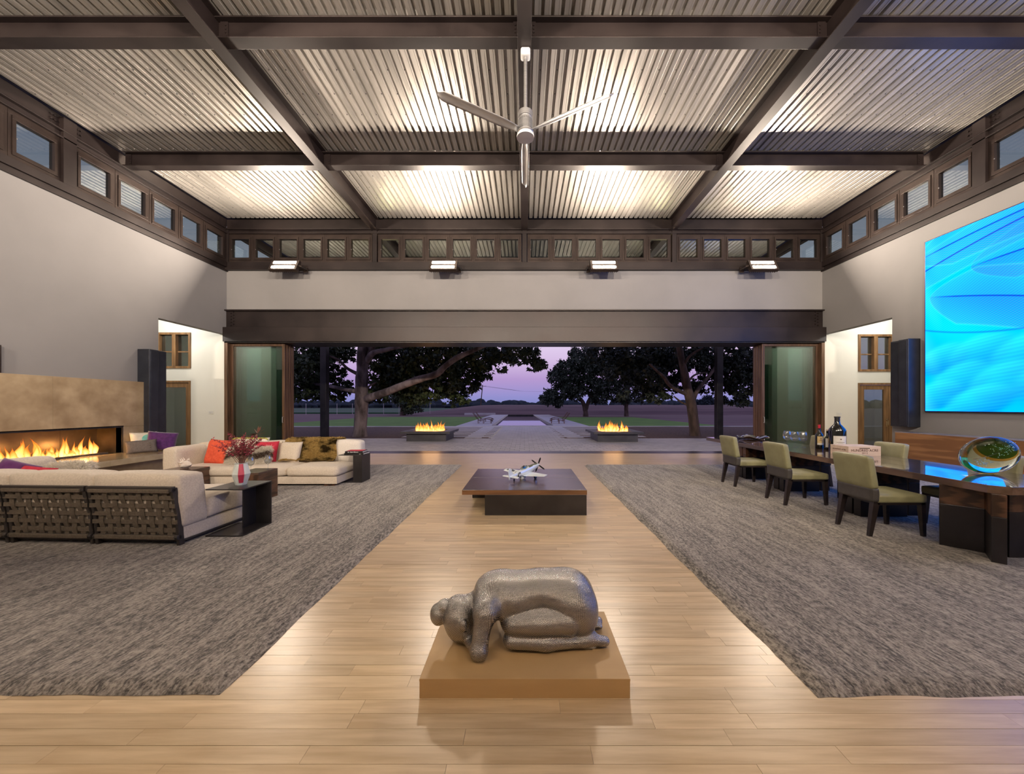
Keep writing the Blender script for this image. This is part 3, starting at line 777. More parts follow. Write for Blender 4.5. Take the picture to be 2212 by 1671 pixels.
for xx, arm, lab in ((-7.25, 1, 'twin strip floodlight nearest the left wall, above the opening'), (-2.45, 1, 'twin strip floodlight left of centre above the opening'),
                     (2.40, -1, 'twin strip floodlight right of centre above the opening'), (7.2, -1, 'twin strip floodlight nearest the right wall, above the opening')):
    flood((xx, YB-.55, 5.74), 0, lab, LAMP_W, arm)
for xx, o_ in ((-7.2, 'farthest left'), (-2.4, 'left of centre'), (2.4, 'right of centre'), (7.2, 'farthest right')):  # lamps added out of view to brighten the near floor and front
    flood((xx, YR+.55, 5.74), math.pi, 'added fill floodlight, out of view on the wall behind the camera, '+o_, REAR_FILL_W, 1, 47)
for xx, lab in ((-4.7, 'porch wall light above the left half of the opening outside'), (4.7, 'porch wall light above the right half of the opening outside')):
    t = thing('porch_light', lab, 'lamp', (xx, YB+.45, 5.6), math.pi)
    MB().box(-.2, -.1, -.08, .2, .25, .08).build('housing', M['bronze'], t)
    ld = bpy.data.lights.new('porch_beam', 'AREA'); ld.size = .4; ld.energy = PORCH_W; ld.color = (1, .72, .42)
    lo = bpy.data.objects.new('porch_beam', ld); COL.objects.link(lo); lo.parent = t; lo.location = (0, -.12, .1); lo.rotation_euler = (R(150), 0, 0)

# ================================================================ CEILING FAN
t = thing('ceiling_fan', 'brushed aluminium ceiling fan on a long rod under the middle beam', 'fan', (.015, 5.63, 7.04))
MB().softbox(-.075, -.075, -.11, .075, .075, 0, r=.03, bulge=.0, n=5).build('canopy', M['white_metal'], t, smooth=50)
MB().cyl((0, 0, -.95), (0, 0, -.08), .028, n=16).build('down_rod', M['alu'], t, smooth=40)
MB().lathe([(.03, -.93), (.085, -.945), (.115, -.97), (.115, -1.05), (.10, -1.055), (.10, -1.075), (.113, -1.08), (.113, -1.10)], 28).build('motor_cap', M['alu'], t, smooth=40)
b = MB().lathe([(.10, -1.10), (.10, -1.25), (.13, -1.275), (.13, -1.29), (.12, -1.30)], 28)
for k in range(28):
    a = 2*math.pi*k/28; b.box(.098, -.006, -1.245, .113, .006, -1.10, Matrix.Rotation(a, 4, 'Z'))
b.build('motor', M['alu'], t, smooth=40)
MB().lathe([(.118, -1.30), (.118, -1.325), (.137, -1.335), (.135, -1.36), (1e-5, -1.365)], 32).build('bottom_cap', M['white_metal'], t, smooth=40)
for k in range(3):
    a = R(90+120*k)
    def bl(u, v):
        r_ = .12+u*1.27; wd = (.035+.03*min(1, u*5)) * (1 if u < .93 else math.sqrt(max(0.02, 1-((u-.93)/.07)**2)))
        c = (v-.5)*2*wd; return (r_*math.cos(a)-c*math.sin(a), r_*math.sin(a)+c*math.cos(a), -1.27+.02*(v-.5)*2+.012*(1-(2*v-1)**2))
    o = MB().grid(bl, 18, 6).build('blade', M['alu'], t, smooth=60)
    so = o.modifiers.new('thick', 'SOLIDIFY'); so.thickness = .008

# ================================================================ FLAMES
def flame(parent, p, h, r, seed, flat=1.0):
    rn = random.Random(seed); n, m = 8, 11; ph = rn.uniform(0, 6); vs = []; fs = []
    lean = rn.uniform(-.25, .25)
    for i in range(m):
        t = i/(m-1)
        rr = r*(math.sin(math.pi*(t*.80+.20)))**.9*(1-t**2.2)+.0015
        cx = lean*h*t*t+.22*r*math.sin(ph+t*7)*t*2; cy = .18*r*math.cos(ph*1.7+t*6)*t*2
        for k in range(n):
            a = 2*math.pi*k/n; w_ = 1+.28*math.sin(2*a+ph+t*5)
            vs.append((cx+rr*w_*math.cos(a), cy+rr*flat*w_*math.sin(a), h*t))
    for i in range(m-1):
        for k in range(n): fs.append((i*n+k, i*n+(k+1) % n, (i+1)*n+(k+1) % n, (i+1)*n+k))
    o = MB().add(vs, fs).build('flame', M['flame'], parent, smooth=180)
    o.location = p; o.rotation_euler = (0, 0, rn.uniform(0, 6)); return o

# ================================================================ FIREPLACE
XF = -9.30
fp = thing('fireplace', 'long limestone fireplace with a ribbon of gas flames and a low hearth bench', 'fireplace', (0, 0, 0))
y0f, y1f, zf0, zf1 = 3.3, 8.36, .43, 1.03
ytop = 2.09
slabs = [(3.0, 4.7), (4.7, 6.3), (6.3, 7.12), (7.12, 9.02)]
for a, b in slabs: MB().box(-XW, a+.001, zf1+.0, XF, b-.001, ytop).build('stone_slab', M['limestone'], fp, bevel=.002)
MB().box(-XW, y1f, 0, XF, 9.02, zf1-.002).build('stone_slab', M['limestone'], fp, bevel=.002)
MB().box(-XW, 1.5, 0, XF, y0f, zf1-.002).box(-XW, 1.5, zf1, XF, 3.0, ytop).build('stone_slab', M['limestone'], fp, bevel=.002)
fb = MB(); D = .62
fb.box(XF-D, y0f-.02, zf0-.05, XF-D+.02, y1f+.02, zf1+.05).box(XF-D, y0f-.02, zf1, XF, y1f+.02, zf1+.02).box(XF-D, y0f-.02, zf0-.05, XF-.005, y1f+.02, zf0)
fb.box(XF-D, y1f, zf0, XF-.004, y1f+.02, zf1).box(XF-D, y0f-.02, zf0, XF-.004, y0f, zf1)
for yy in (4.4, 5.5, 6.6, 7.7): fb.box(XF-D+.02, yy-.004, zf0, XF-D+.026, yy+.004, zf1)
fb.build('firebox', M['firebox'], fp)
MB().box(XF-.02, y1f-.012, zf0, XF+.006, y1f+.004, zf1).box(XF-.02, y0f, zf1-.02, XF+.006, y1f, zf1+.004).build('firebox_trim', M['black_steel'], fp)
MB().box(XF-.36, y0f+.1, zf0, XF-.10, 8.15, zf0+.035).build('burner_bed', M['gravel'], fp, kind='stuff')
for a, b in ((1.5, 3.2), (3.2, 5.2), (5.2, 7.1), (7.1, 9.0)):
    MB().box(XF, a+.001, .315, -8.15, b-.001, .43).build('hearth_slab', M['limestone_top'], fp, bevel=.003)
MB().box(XF, 1.5, 0, -8.42, 8.95, .315).build('hearth_base', M['limestone'], fp)
rn = random.Random(21); yy = 4.6
while yy < 8.02:
    h = rn.choice([.13, .17, .2, .28, .36, .40])*rn.uniform(.85, 1.1)
    flame(fp, (XF-.22+rn.uniform(-.06, .06), yy, zf0+.02), h*1.1, rn.uniform(.03, .07), int(yy*1000), .8)
    yy += rn.uniform(.03, .06)
for k in range(5):
    fl = bpy.data.lights.new('fire_glow', 'POINT'); fl.energy = 16; fl.color = (1, .48, .14); fl.shadow_soft_size = .05
    fo = bpy.data.objects.new('fire_glow', fl); COL.objects.link(fo); fo.parent = fp; fo.location = (XF-.2, 5.0+.7*k, zf0+.22)
t = thing('wall_panel', 'dark bronze wall panel with bright corner studs, standing on the fireplace ledge', 'panel', (-XW, 5.4, 2.10))
MB().box(.01, -1.1, .0, .06, 1.09, .50).build('plate', M['bronze'], t, bevel=.004)
for yy in (1.05,):
    for zz in (.04, .46): MB().sphere((.065, yy, zz), .012, 8, 6).build('stud', M['stud'], t)

# ---------------- line array speakers
def speaker(name, lab, x, y, z, s, h):
    t = thing(name, lab, 'speaker', (x, y, z))
    for yc, pr in ((-.125, .30), (.125, .24)):
        b = MB(); a, c = sorted((0, s*pr)); b.box(a, yc-.115, 0, c, yc+.115, h)
        o = b.build('cabinet', M['speaker'], t, bevel=.012)
        a, c = sorted((s*(pr-.005), s*(pr+.012))); MB().box(a, yc-.095, .03, c, yc+.095, h-.03).build('grille', M['speaker'], o, bevel=.004)
        a, c = sorted((s*(pr+.012), s*(pr+.014))); MB().box(a, yc+.082, .03, c, yc+.088, h-.03).build('edge_strip', M['steel_panel'], o)
    return t
speaker('wall_speaker', 'tall black double column speaker on the left wall beside the fireplace', -XW, 9.06, .75, 1, 2.15)
speaker('wall_speaker', 'tall dark blue-black double column speaker on the right wall beside the screen', XW, 8.86, 1.0, -1, 2.12)

# ================================================================ RUGS
def rug(lab, x0, y0, x1, y1, seed):
    nx, ny = int((x1-x0)/.06), int((y1-y0)/.06); rn = random.Random(seed)
    def P(u, v):
        x = x0+u*(x1-x0); y = y0+v*(y1-y0); e = min(u*(x1-x0), (1-u)*(x1-x0), v*(y1-y0), (1-v)*(y1-y0))
        q = Vector((x*3+seed, y*3, 0)); dx = noise.noise(q)*.014; dy = noise.noise(q+Vector((9, 9, 0)))*.014
        if e < .1: dx += noise.noise(q*5)*.006; dy += noise.noise(q*5+Vector((4, 0, 0)))*.006
        z = .034*min(1, math.sqrt(max(0, e)/.05)) + .004*noise.noise(Vector((x*9, y*9, seed))) if e > 1e-6 else .001
        return (x+dx, y+dy, max(z, .001))
    o = MB().grid(P, nx, ny).build('rug', M['rug'], smooth=180)
    return tag(o, lab, 'rug', 'wool rugs')
rug('large mottled taupe wool rug under the sofas on the left', *RUGS[0], 1)
rug('large mottled taupe wool rug under the dining table on the right', *RUGS[1], 2)
RZ = .032

# ================================================================ SOFAS
def woven_sofa(loc, rz):
    """near sofa, seen from behind; local X along the back, local Y into the seat"""
    t = thing('woven_back_sofa', 'beige sectional sofa with woven strap back, seen from behind, nearest on the left rug', 'sofa', loc, rz)
    W = .96; H = .60; lean = .07
    for mth in range(3):
        x1 = -mth*W-.0; x0 = x1-W+.025
        mod = MB()
        for xe in (x0, x1-.035):                       # bent side frames
            mod.prism([(0+.0, .0), (.06, 0), (.03, .30), (-lean+.05, H+.02), (-lean-.01, H+.02), (-.02, .30)], xe, xe+.035, 'X')
        mod.tube([(x0, -lean+.01, H), (x1, -lean+.01, H)], .028, 8).box(x0, -lean-.015, H-.02, x1, -lean+.03, H+.035)
        mod.tube([(x0, .0, .09), (x1, .0, .09)], .03, 8)
        mod.box(x0, .03, .03, x1, .9, .055)
        fr = mod.build('back_frame', M['sofa_frame'], t, bevel=.006)
        MB().box(x0+.03, -lean-.025, H-.03, x1-.03, -lean+.0, H+.01).build('top_rail_wrap', M['strap'], fr, bevel=.008)
        MB().box(x0+.03, -.035, .07, x1-.03, -.01, .115).build('bottom_rail_wrap', M['strap'], fr, bevel=.008)
        def yb(z): return -.010-(lean)*max(0, (z-.12)/(H-.12))**1.5
        nv, nh = 9, 5; xs = [x0+.05+(x1-x0-.10)*(i+.5)/nv for i in range(nv)]; zs = [.165+.088*j for j in range(nh)]
        for j, z in enumerate(zs):
            def hs(u, v, z=z, j=j):
                x = x0+u*(x1-x0); ph = (x-xs[0])/(xs[1]-xs[0])
                return (x, yb(z)-.005*math.cos(math.pi*(ph+j)), z+(v-.5)*.043)
            o = MB().grid(hs, 55, 2).build('strap', M['strap'], t); q = o.modifiers.new('t', 'SOLIDIFY'); q.thickness = .005
        for i, x in enumerate(xs):
            def vsr(u, v, x=x, i=i):
                z = .09+v*(H-.09); ph = (z-zs[0])/(zs[1]-zs[0])
                return (x+(u-.5)*.052, yb(z)+.005*math.cos(math.pi*(ph+i)), z)
            o = MB().grid(vsr, 2, 41).build('strap', M['strap'], t); q = o.modifiers.new('t', 'SOLIDIFY'); q.thickness = .006
        # back cushion, sloping towards the seat
        c = MB().softbox(x0-.005, .022, .18, x1+.015, .30, .745, r=.035, bulge=.018, n=11, seed=mth, wob=.006)
        c.v = [(x, y+(.10*(.2-(z-.2)) if y > .17 else max(-.045, yb(z)+.010)), z) for x, y, z in c.v]
        cu = c.build('back_cushion', M['linen'], t, smooth=180)
        if mth == 0:
            MB().softbox(x0-.9, .30, .19, x1+.005, .97, .445, r=.05, bulge=.02, n=11, seed=9, wob=.008).build('seat_cushion', M['linen'], t, smooth=180)
    MB().softbox(-2.9, .045, .05, .0, .97, .19, r=.015, bulge=.0, n=4).build('base', M['linen'], t, smooth=60)
    MB().box(-.10, .12, .0, -.04, .9, .05).box(-1.0, .12, 0, -.92, .9, .05).box(-1.95, .12, 0, -1.87, .9, .05).build('foot', M['sofa_frame'], t)
    MB().softbox(-2.9, .30, .19, -1.85, .97, .445, r=.07, bulge=.02, n=9, seed=4, wob=.008).build('seat_cushion', M['linen'], t, smooth=180)
    return t
woven_sofa((-3.63, 3.80, RZ), R(-2.4))

# sofa with its back to the fireplace
t = thing('hearth_sofa', 'narrow beige sofa section against the hearth bench, left of the near sofa', 'sofa', (-6.6, 5.05, RZ))
MB().softbox(-.46, -1.30, .05, .03, .0, .20, r=.02, bulge=0, n=3).build('base', M['linen'], t, smooth=60)
MB().softbox(-.46, -1.28, .20, .03, -.02, .44, r=.07, bulge=.02, n=9, seed=3, wob=.01).build('seat_cushion', M['linen'], t, smooth=180)
MB().softbox(-.26, -.66, .44, .01, .05, .765, r=.06, bulge=.02, n=9, seed=5, wob=.01).build('back_cushion', M['linen'], t, smooth=180)
MB().softbox(-.26, -1.32, .44, .01, -.67, .75, r=.06, bulge=.02, n=9, seed=6, wob=.01).build('back_cushion', M['linen'], t, smooth=180)

# far sofa
t = thing('long_sofa', 'long low beige sofa beyond the side tables, with a fur throw over its back', 'sofa', (0, 0, RZ))
MB().softbox(-6.75, 6.62, .04, -3.44, 7.62, .175, r=.012, bulge=0, n=4).build('base', M['linen'], t, smooth=60)
for a, b, sd in ((-6.50, -4.385, 1), (-4.375, -3.43, 2)):
    MB().softbox(a, 6.60, .175, b, 7.42, .345, r=.06, bulge=.018, n=11, seed=sd, wob=.008).build('seat_cushion', M['linen'], t, smooth=180)
MB().softbox(-6.72, 7.40, .18, -5.60, 7.68, .72, r=.05, bulge=.02, n=9, seed=3, wob=.01).build('back_cushion', M['linen'], t, smooth=180)
MB().softbox(-5.60, 7.40, .18, -4.30, 7.68, .74, r=.05, bulge=.02, n=9, seed=4, wob=.01).build('back_cushion', M['linen'], t, smooth=180)
MB().softbox(-4.30, 7.40, .32, -3.38, 7.68, .76, r=.05, bulge=.02, n=9, seed=5, wob=.01).build('back_cushion', M['linen_light'], t, smooth=180)
MB().softbox(-6.78, 6.75, .18, -6.50, 7.62, .68, r=.05, bulge=.02, n=9, seed=6, wob=.01).build('arm_cushion', M['linen'], t, smooth=180)
for xx in (-3.6, -5.2, -6.6): MB().box(xx-.10, 6.66, 0, xx+.10, 6.86, .04).build('foot', M['wood_dark'], t)

# fur helper: fine tapered tufts on sampled points
def fur(name, m, parent, pts, nrm, length, droop=(0, 0, -.4), seed=0, wdt=.004, kind='stuff'):
    rs = np.random.RandomState(seed); P = np.asarray(pts, float); Nn = np.asarray(nrm, float); n = len(P)
    d = Nn+np.asarray(droop)+rs.normal(0, .35, (n, 3)); d /= np.linalg.norm(d, axis=1)[:, None]
    L_ = length*rs.uniform(.6, 1.2, n)[:, None]
    sd = np.cross(d, rs.normal(0, 1, (n, 3))); sd /= np.linalg.norm(sd, axis=1)[:, None]+1e-9
    mid = P+d*L_*.55+np.asarray(droop)*L_*.1; tip = P+d*L_+np.asarray(droop)*L_*.35
    V = np.stack([P-sd*wdt, P+sd*wdt, mid+sd*wdt*.7, mid-sd*wdt*.7, tip], 1).reshape(-1, 3)
    i = np.arange(n)[:, None]*5
    F = np.concatenate([i+[0, 1, 2], i+[0, 2, 3], i+[3, 2, 4]], 0)
    return mesh_np(name, V, F, m, parent, kind=kind)
def pillow_pts(w_, h_, th, n, seed, m):
    rs = np.random.RandomState(seed); u = rs.uniform(-.97, .97, n); v = rs.uniform(-.97, .97, n)
    t = (np.maximum(0, 1-u**4)*np.maximum(0, 1-v**4))**.55
    s = np.where(rs.rand(n) < .7, -1, 1)
    P = np.stack([u*w_/2, s*th/2*t, v*h_/2], 1); Nn = np.stack([u**3*1.2, s*1.0, v**3*1.2], 1); Nn /= np.linalg.norm(Nn, axis=1)[:, None]
    A = np.array(m.to_3x3()); return P @ A.T+np.array(m.translation), Nn @ A.T, u, v
def pm(x, y, z, rz=0, tilt=0, roll=0):
    return Matrix.Translation((x, y, z)) @ Matrix.Rotation(rz, 4, 'Z') @ Matrix.Rotation(tilt, 4, 'X') @ Matrix.Rotation(roll, 4, 'Y')
def cushion(name, lab, m, w_, h_, th, x, y, z, rz=0, tilt=0, roll=0, seed=0):
    o = MB().pillow(w_, h_, th, mat=pm(0, 0, 0, rz, tilt, roll), seed=seed).build(name, m, smooth=180, weld=True)
    o.location = (x, y, z); return tag(o, lab, 'cushion')
# on the hearth bench
c = cushion('cushion', 'cream cushion printed with teal and blue discs, leaning on the hearth stone', M['white_cloth'], .48, .44, .14, -9.10, 8.64, .67, R(62), R(-14), 0, 1)
def disc_on(parent, mw, cu, cv, r_, m, th, nm):
    def f(u, v):
        a = u*2*math.pi; rr = r_*v; X = cu+rr*math.cos(a); Z = cv+rr*math.sin(a)
        uu, vv = X/.24, Z/.22; t = (max(0, 1-uu**4)*max(0, 1-vv**4))**.55
        return mw @ Vector((X, -th/2*t*1.12-.006, Z))
    MB().grid(f, 24, 5).build(nm, m, parent, smooth=180)
mw = pm(0, 0, 0, R(62), R(-14), 0)
disc_on(c, mw, .05, .03, .11, M['teal_print'], .14, 'printed_disc'); disc_on(c, mw, -.15, -.05, .06, M['blue_print'], .14, 'printed_disc')
cushion('cushion', 'square deep purple cushion standing on the hearth bench', M['purple'], .54, .46, .17, -8.74, 8.70, .655, R(40), R(-12), R(8), 2)
c = cushion('cushion', 'taupe lumbar cushion with three small buttons on the hearth bench', M['grey_cloth'], .52, .30, .13, -8.80, 8.30, .575, R(52), R(-14), R(-3), 3)
for k in (-.05, .0, .05):
    q = pm(0, 0, 0, R(52), R(-14), R(-3)) @ Vector((.13, -.068, k)); MB().sphere(q, .011, 8, 6).build('button', M['strap'], c)
# on the hearth sofa
cushion('cushion', 'rumpled plum cushion heaped at the far corner of the near sofa', M['plum'], .42, .34, .16, -6.44, 4.56, .64, R(35), R(-30), R(24), 4)
cushion('cushion', 'red cushion tucked beside the plum one at the far corner of the near sofa', M['crimson'], .34, .28, .14, -6.12, 4.50, .62, R(20), R(-35), R(10), 5)
cushion('cushion', 'cream cushion with a green print at the left end of the hearth sofa', M['white_cloth'], .46, .40, .16, -6.72, 4.20, .64, R(70), R(-25), 0, 6)
def fluffy(lab, w_, h_, th, x, y, z, rz, tilt, roll, n, ln, seed, brown=False):
    n = int(n*1.5)
    c = cushion('fur_cushion', lab, M['fur_white'], w_, h_, th, x, y, z, rz, tilt, roll, seed)
    P, Nn, u, v = pillow_pts(w_, h_, th, n, seed, pm(0, 0, 0, rz, tilt, roll))
    if brown:
        k = (np.abs(v-.10+.2*np.sin(u*4)) < .30) & (np.abs(u) < .98)
        fur('fur_pile', M['fur_white'], c, P[~k], Nn[~k], ln, seed=seed); fur('brown_fur_band', M['fur_brown'], c, P[k], Nn[k], ln*1.05, seed=seed+1)
    else: fur('fur_pile', M['fur_white'], c, P, Nn, ln, seed=seed)
    return c
fluffy('shaggy white fur cushion just behind the back of the near sofa', .44, .30, .16, -6.02, 4.75, .62, R(20), R(-50), 0, 3500, .06, 8)
# on the long sofa
cushion('cushion', 'square coral orange cushion at the corner of the long sofa', M['orange'], .50, .50, .18, -6.02, 7.10, .60, R(-8), R(-14), R(3), 9)
cushion('cushion', 'crimson cushion beside the coral one on the long sofa', M['crimson'], .46, .44, .16, -5.20, 7.26, .58, R(5), R(-16), 0, 10)
c = cushion('cushion', 'cream cushion with lime green edges standing behind the coral cushion', M['white_cloth'], .74, .46, .15, -5.62, 7.42, .63, 0, R(-8), 0, 11)
MB().tube([(-.36, -.02, .19), (-.30, -.01, .215), (.30, -.01, .215), (.36, -.02, .19)], .012, 6).build('lime_trim', M['lime_cloth'], c, smooth=180)
cushion('cushion', 'plain beige square cushion on the long sofa beside the fur throw', M['linen'], .46, .44, .16, -4.72, 7.28, .57, R(-6), R(-16), 0, 12)
fluffy('white fur cushion with a brown banded middle, leaning on the coral cushion', .78, .36, .18, -5.32, 6.98, .53, R(4), R(-22), R(-2), 7000, .06, 13, True)

# fur throw over the sofa back
t = thing('fur_throw', 'tiger banded olive brown fur throw draped over the long sofa', 'throw', (0, 0, RZ))
prof = [(7.72, .50), (7.715, .70), (7.69, .775), (7.55, .80), (7.40, .775), (7.37, .68), (7.36, .52), (7.33, .43), (7.27, .395), (7.20, .385)]
def throw_pt(u, v):
    s = v*(len(prof)-1.001); i = int(s); f = s-i; y = prof[i][0]*(1-f)+prof[i+1][0]*f; z = prof[i][1]*(1-f)+prof[i+1][1]*f
    x = -4.86+u*1.05-.10*max(0, v-.55)*(1-u)*0+.04*math.sin(v*9)*.5
    if u < .45 and v > .8: y -= (.45-u)*.25*(v-.8)/.2
    k = .018*noise.noise(Vector((x*7, s*.9, 1)))+.014*noise.noise(Vector((x*17, s*2, 4)))
    return (x, y-.02-k*1.2, z+.02+k)
o = MB().grid(throw_pt, 46, 60).build('fur_hide', M['fur_olive'], t, smooth=180)
rs = np.random.RandomState(3); pts = []; nr = []
for k in range(16000):
    u, v = rs.rand(), rs.rand(); a = Vector(throw_pt(u, v)); bq = Vector(throw_pt(min(1, u+.01), v)); cq = Vector(throw_pt(u, min(1, v+.01)))
    d = (bq-a).cross(cq-a)
    if d.length < 1e-9: continue
    d.normalize(); d = -d if d.y > .1 or d.z < -.2 else d
    if d.y > 0 and v > .3: d = -d
    pts.append(a); nr.append(d)
fur('fur_pile', M['fur_olive'], t, pts, nr, .024, seed=5)

# ================================================================ SIDE TABLES
def c_table(lab, x0, y0, x1, y1, h, px_, far):
    t = thing('steel_side_table', lab, 'side table', (x0, y0, RZ)); W, Dp = x1-x0, y1-y0; p = .014
    MB().box(0, 0, h-p-RZ, W, Dp, h-RZ).build('top', M['steel_panel'], t, bevel=.002)
    MB().box(0, 0, 0, W, Dp, p).build('base_plate', M['steel_panel'], t, bevel=.002)
    q = W-px_
    MB().box(q, far[0], p, q+p, far[1], h-p-RZ).build('side_panel', M['steel_panel'], t, bevel=.002)
    return t, q, W, Dp, p
t, q, W, Dp, p = c_table('blackened steel C shaped side table holding the vase, over the near sofa seat', -3.59, 4.06, -3.17, 4.53, .568, .20, (.25, .47))
MB().box(q, Dp-p, p, W, Dp, .568-p-RZ).build('end_panel', M['steel_panel'], t, bevel=.002)
t, q, W, Dp, p = c_table('blackened steel C shaped side table holding books, at the end of the long sofa', -3.57, 6.93, -3.12, 7.30, .566, .014, (0, .37))
MB().box(W-.17, 0, p, W-p, p, .566-p-RZ).build('end_panel', M['steel_panel'], t, bevel=.002)
def block(lab, x0, y0, x1, y1, h):
    t = thing('wood_block_table', lab, 'side table', (x0, y0, RZ)); W, Dp, h = x1-x0, y1-y0, h-RZ
    MB().box(0, 0, h-.03, W, Dp, h).build('top', M['coffee_top'], t, bevel=.002)
    for a in ((0, 0, .0, W, .03, h-.03), (0, Dp-.03, 0, W, Dp, h-.03), (0, .03, 0, .03, Dp-.03, h-.03), (W-.03, .03, 0, W, Dp-.03, h-.03)): MB().box(*a).build('side', M['wood_dark'], t, bevel=.001)
block('dark striped wood cube table with the conch shell on it', -6.27, 6.22, -5.75, 6.60, .40)
block('dark wood block table with two wine glasses on it', -4.42, 5.51, -4.06, 5.94, .483)

# books
t = thing('book', 'thick dark book with white spine lettering, uppermost on the steel table', 'book', (-3.27, 6.93, .60), R(4), 'books on the steel table')
MB().box(-.17, .02, .006, .155, .25, .032).build('pages', M['label'], t)
MB().box(-.17, .0, 0, .16, .255, .006).box(-.17, .0, .032, .16, .255, .038).box(-.17, -.004, 0, .16, .006, .038).build('cover', M['black'], t, bevel=.002)
MB().box(-.15, .012, .0385, .14, .245, .0392).build('front_picture', M['crimson'], t)
t2 = thing('book', 'thin dark book lying under the thick one on the steel table', 'book', (-3.27, 6.94, .568), R(-2), 'books on the steel table')
MB().box(-.20, .02, .005, .17, .27, .026).build('pages', M['label'], t2)
MB().box(-.20, .0, 0, .175, .275, .005).box(-.20, .0, .026, .175, .275, .031).box(-.20, -.004, 0, .175, .006, .031).build('cover', M['black'], t2, bevel=.002)

def text_mesh(name, s, size, m, parent, mtx, bold=0.0, spacing=1.0):
    cu = bpy.data.curves.new(name, 'FONT'); cu.body = s; cu.size = size; cu.align_x = 'CENTER'; cu.align_y = 'CENTER'; cu.extrude = .0006; cu.offset = bold; cu.space_character = spacing
    o = bpy.data.objects.new(name+'_src', cu); COL.objects.link(o)
    dg = bpy.context.evaluated_depsgraph_get(); me = bpy.data.meshes.new_from_object(o.evaluated_get(dg)); bpy.data.objects.remove(o)
    r_ = link(name, me, m, parent); r_.matrix_local = mtx; return r_
UP = Matrix.Rotation(R(90), 4, 'X')           # lettering upright, facing -Y
text_mesh('spine_lettering', 'the  Santo Monaco', .026, M['white_paint'], t, Matrix.Translation((-.02, -.0055, .019)) @ UP, .0004)
text_mesh('spine_lettering', 'noor', .014, M['white_paint'], t2, Matrix.Translation((.11, -.0055, .015)) @ UP, .0003)

# vase and dried flowers
t = thing('vase', 'faceted white ceramic vase with a crimson stripe, on the steel side table', 'vase', (-3.375, 4.30, .568))
def facet(prof, n, seed):
    b = MB(); vs = []; fs = []
    for i, (r_, z) in enumerate(prof):
        for k in range(n):
            a = 2*math.pi*(k+.5*(i % 2))/n; vs.append((r_*math.cos(a), r_*math.sin(a), z))
    for i in range(len(prof)-1):
        for k in range(n):
            a, bq, c, d = i*n+k, i*n+(k+1) % n, (i+1)*n+(k+1) % n, (i+1)*n+k
            if i % 2 == 0: fs += [(a, bq, d), (bq, c, d)]
            else: fs += [(a, bq, c), (a, c, d)]
    fs.append(tuple(range(n))[::-1]); return b.add(vs, fs)
facet([(.055, 0), (.095, .13), (.060, .255)], 8, 1).build('body', M['ceramic'], t, bevel=.001)
MB().lathe([(.060, .25), (.064, .258), (.054, .258), (.05, .20)], 24).build('rim', M['ceramic'], t, smooth=40)
for (z0, z1, r0, r1) in ((.128, .252, .098, .063), (.03, .126, .066, .0965)):
    b = MB(); n = 6; a0, a1 = R(290), R(326)
    def st(u, v, r0=r0, r1=r1, z0=z0, z1=z1): a = a0+u*(a1-a0); rr = r0+v*(r1-r0); return (rr*math.cos(a), rr*math.sin(a), z0+v*(z1-z0))
    b.grid(st, 6, 4).build('painted_stripe', M['ceramic_red'], t, smooth=180)
t = thing('dried_flowers', 'spray of dried crimson flowers and feathery stems standing in the vase', 'flowers', (-3.375, 4.30, .79))
rn = random.Random(8); stems = MB(); heads = MB(); twigs = MB()
for k in range(46):
    a = rn.uniform(0, 6.28); sp = rn.uniform(.05, .30)*(1 if rn.random() < .75 else 1.2); h = rn.uniform(.18, .40)*(1-.4*max(0, sp-.22))
    p0 = Vector((rn.uniform(-.025, .025), rn.uniform(-.025, .025), 0)); p2 = Vector((sp*math.cos(a), sp*math.sin(a)*.8, h)); p1 = (p0+p2)/2+Vector((0, 0, .06))-Vector((p2.x, p2.y, 0))*.18
    pts = [p0*(1-s)**2+p1*2*s*(1-s)+p2*s*s for s in [i/7 for i in range(8)]]
    stems.tube(pts, [.003]*6+[.002, .0012], 4, False)
    red = rn.random() < .68
    for q in range(44 if red else 16):
        s = rn.uniform(.42 if red else .3, 1); i = min(6, int(s*7)); c = pts[i].lerp(pts[i+1], s*7-i) if i < 7 else pts[7]
        d = Vector((rn.gauss(0, 1), rn.gauss(0, 1), rn.gauss(.6, .7))).normalized(); ln = rn.uniform(.018, .040); w_ = d.cross(Vector((rn.random(), rn.random(), .3))).normalized()*.0055
        (heads if red else twigs).add([c, c+d*ln*.5+w_, c+d*ln, c+d*ln*.5-w_], [(0, 1, 2, 3)])
stems.build('stems', M['stem'], t, kind='stuff'); heads.build('florets', M['bloom'], t, kind='stuff'); twigs.build('dry_leaves', M['stem'], t, kind='stuff')
fl_ = MB(); c = Vector((.21, -.02, .385))
for k in range(22):
    d = Vector((rn.gauss(0, 1), rn.gauss(0, 1), rn.gauss(.2, .6))).normalized(); w_ = d.cross(Vector((.2, .4, 1))).normalized()*.010
    fl_.add([c, c+d*.05+w_, c+d*.105, c+d*.05-w_], [(0, 1, 2, 3)])
fl_.build('star_flower', M['stem'], t)

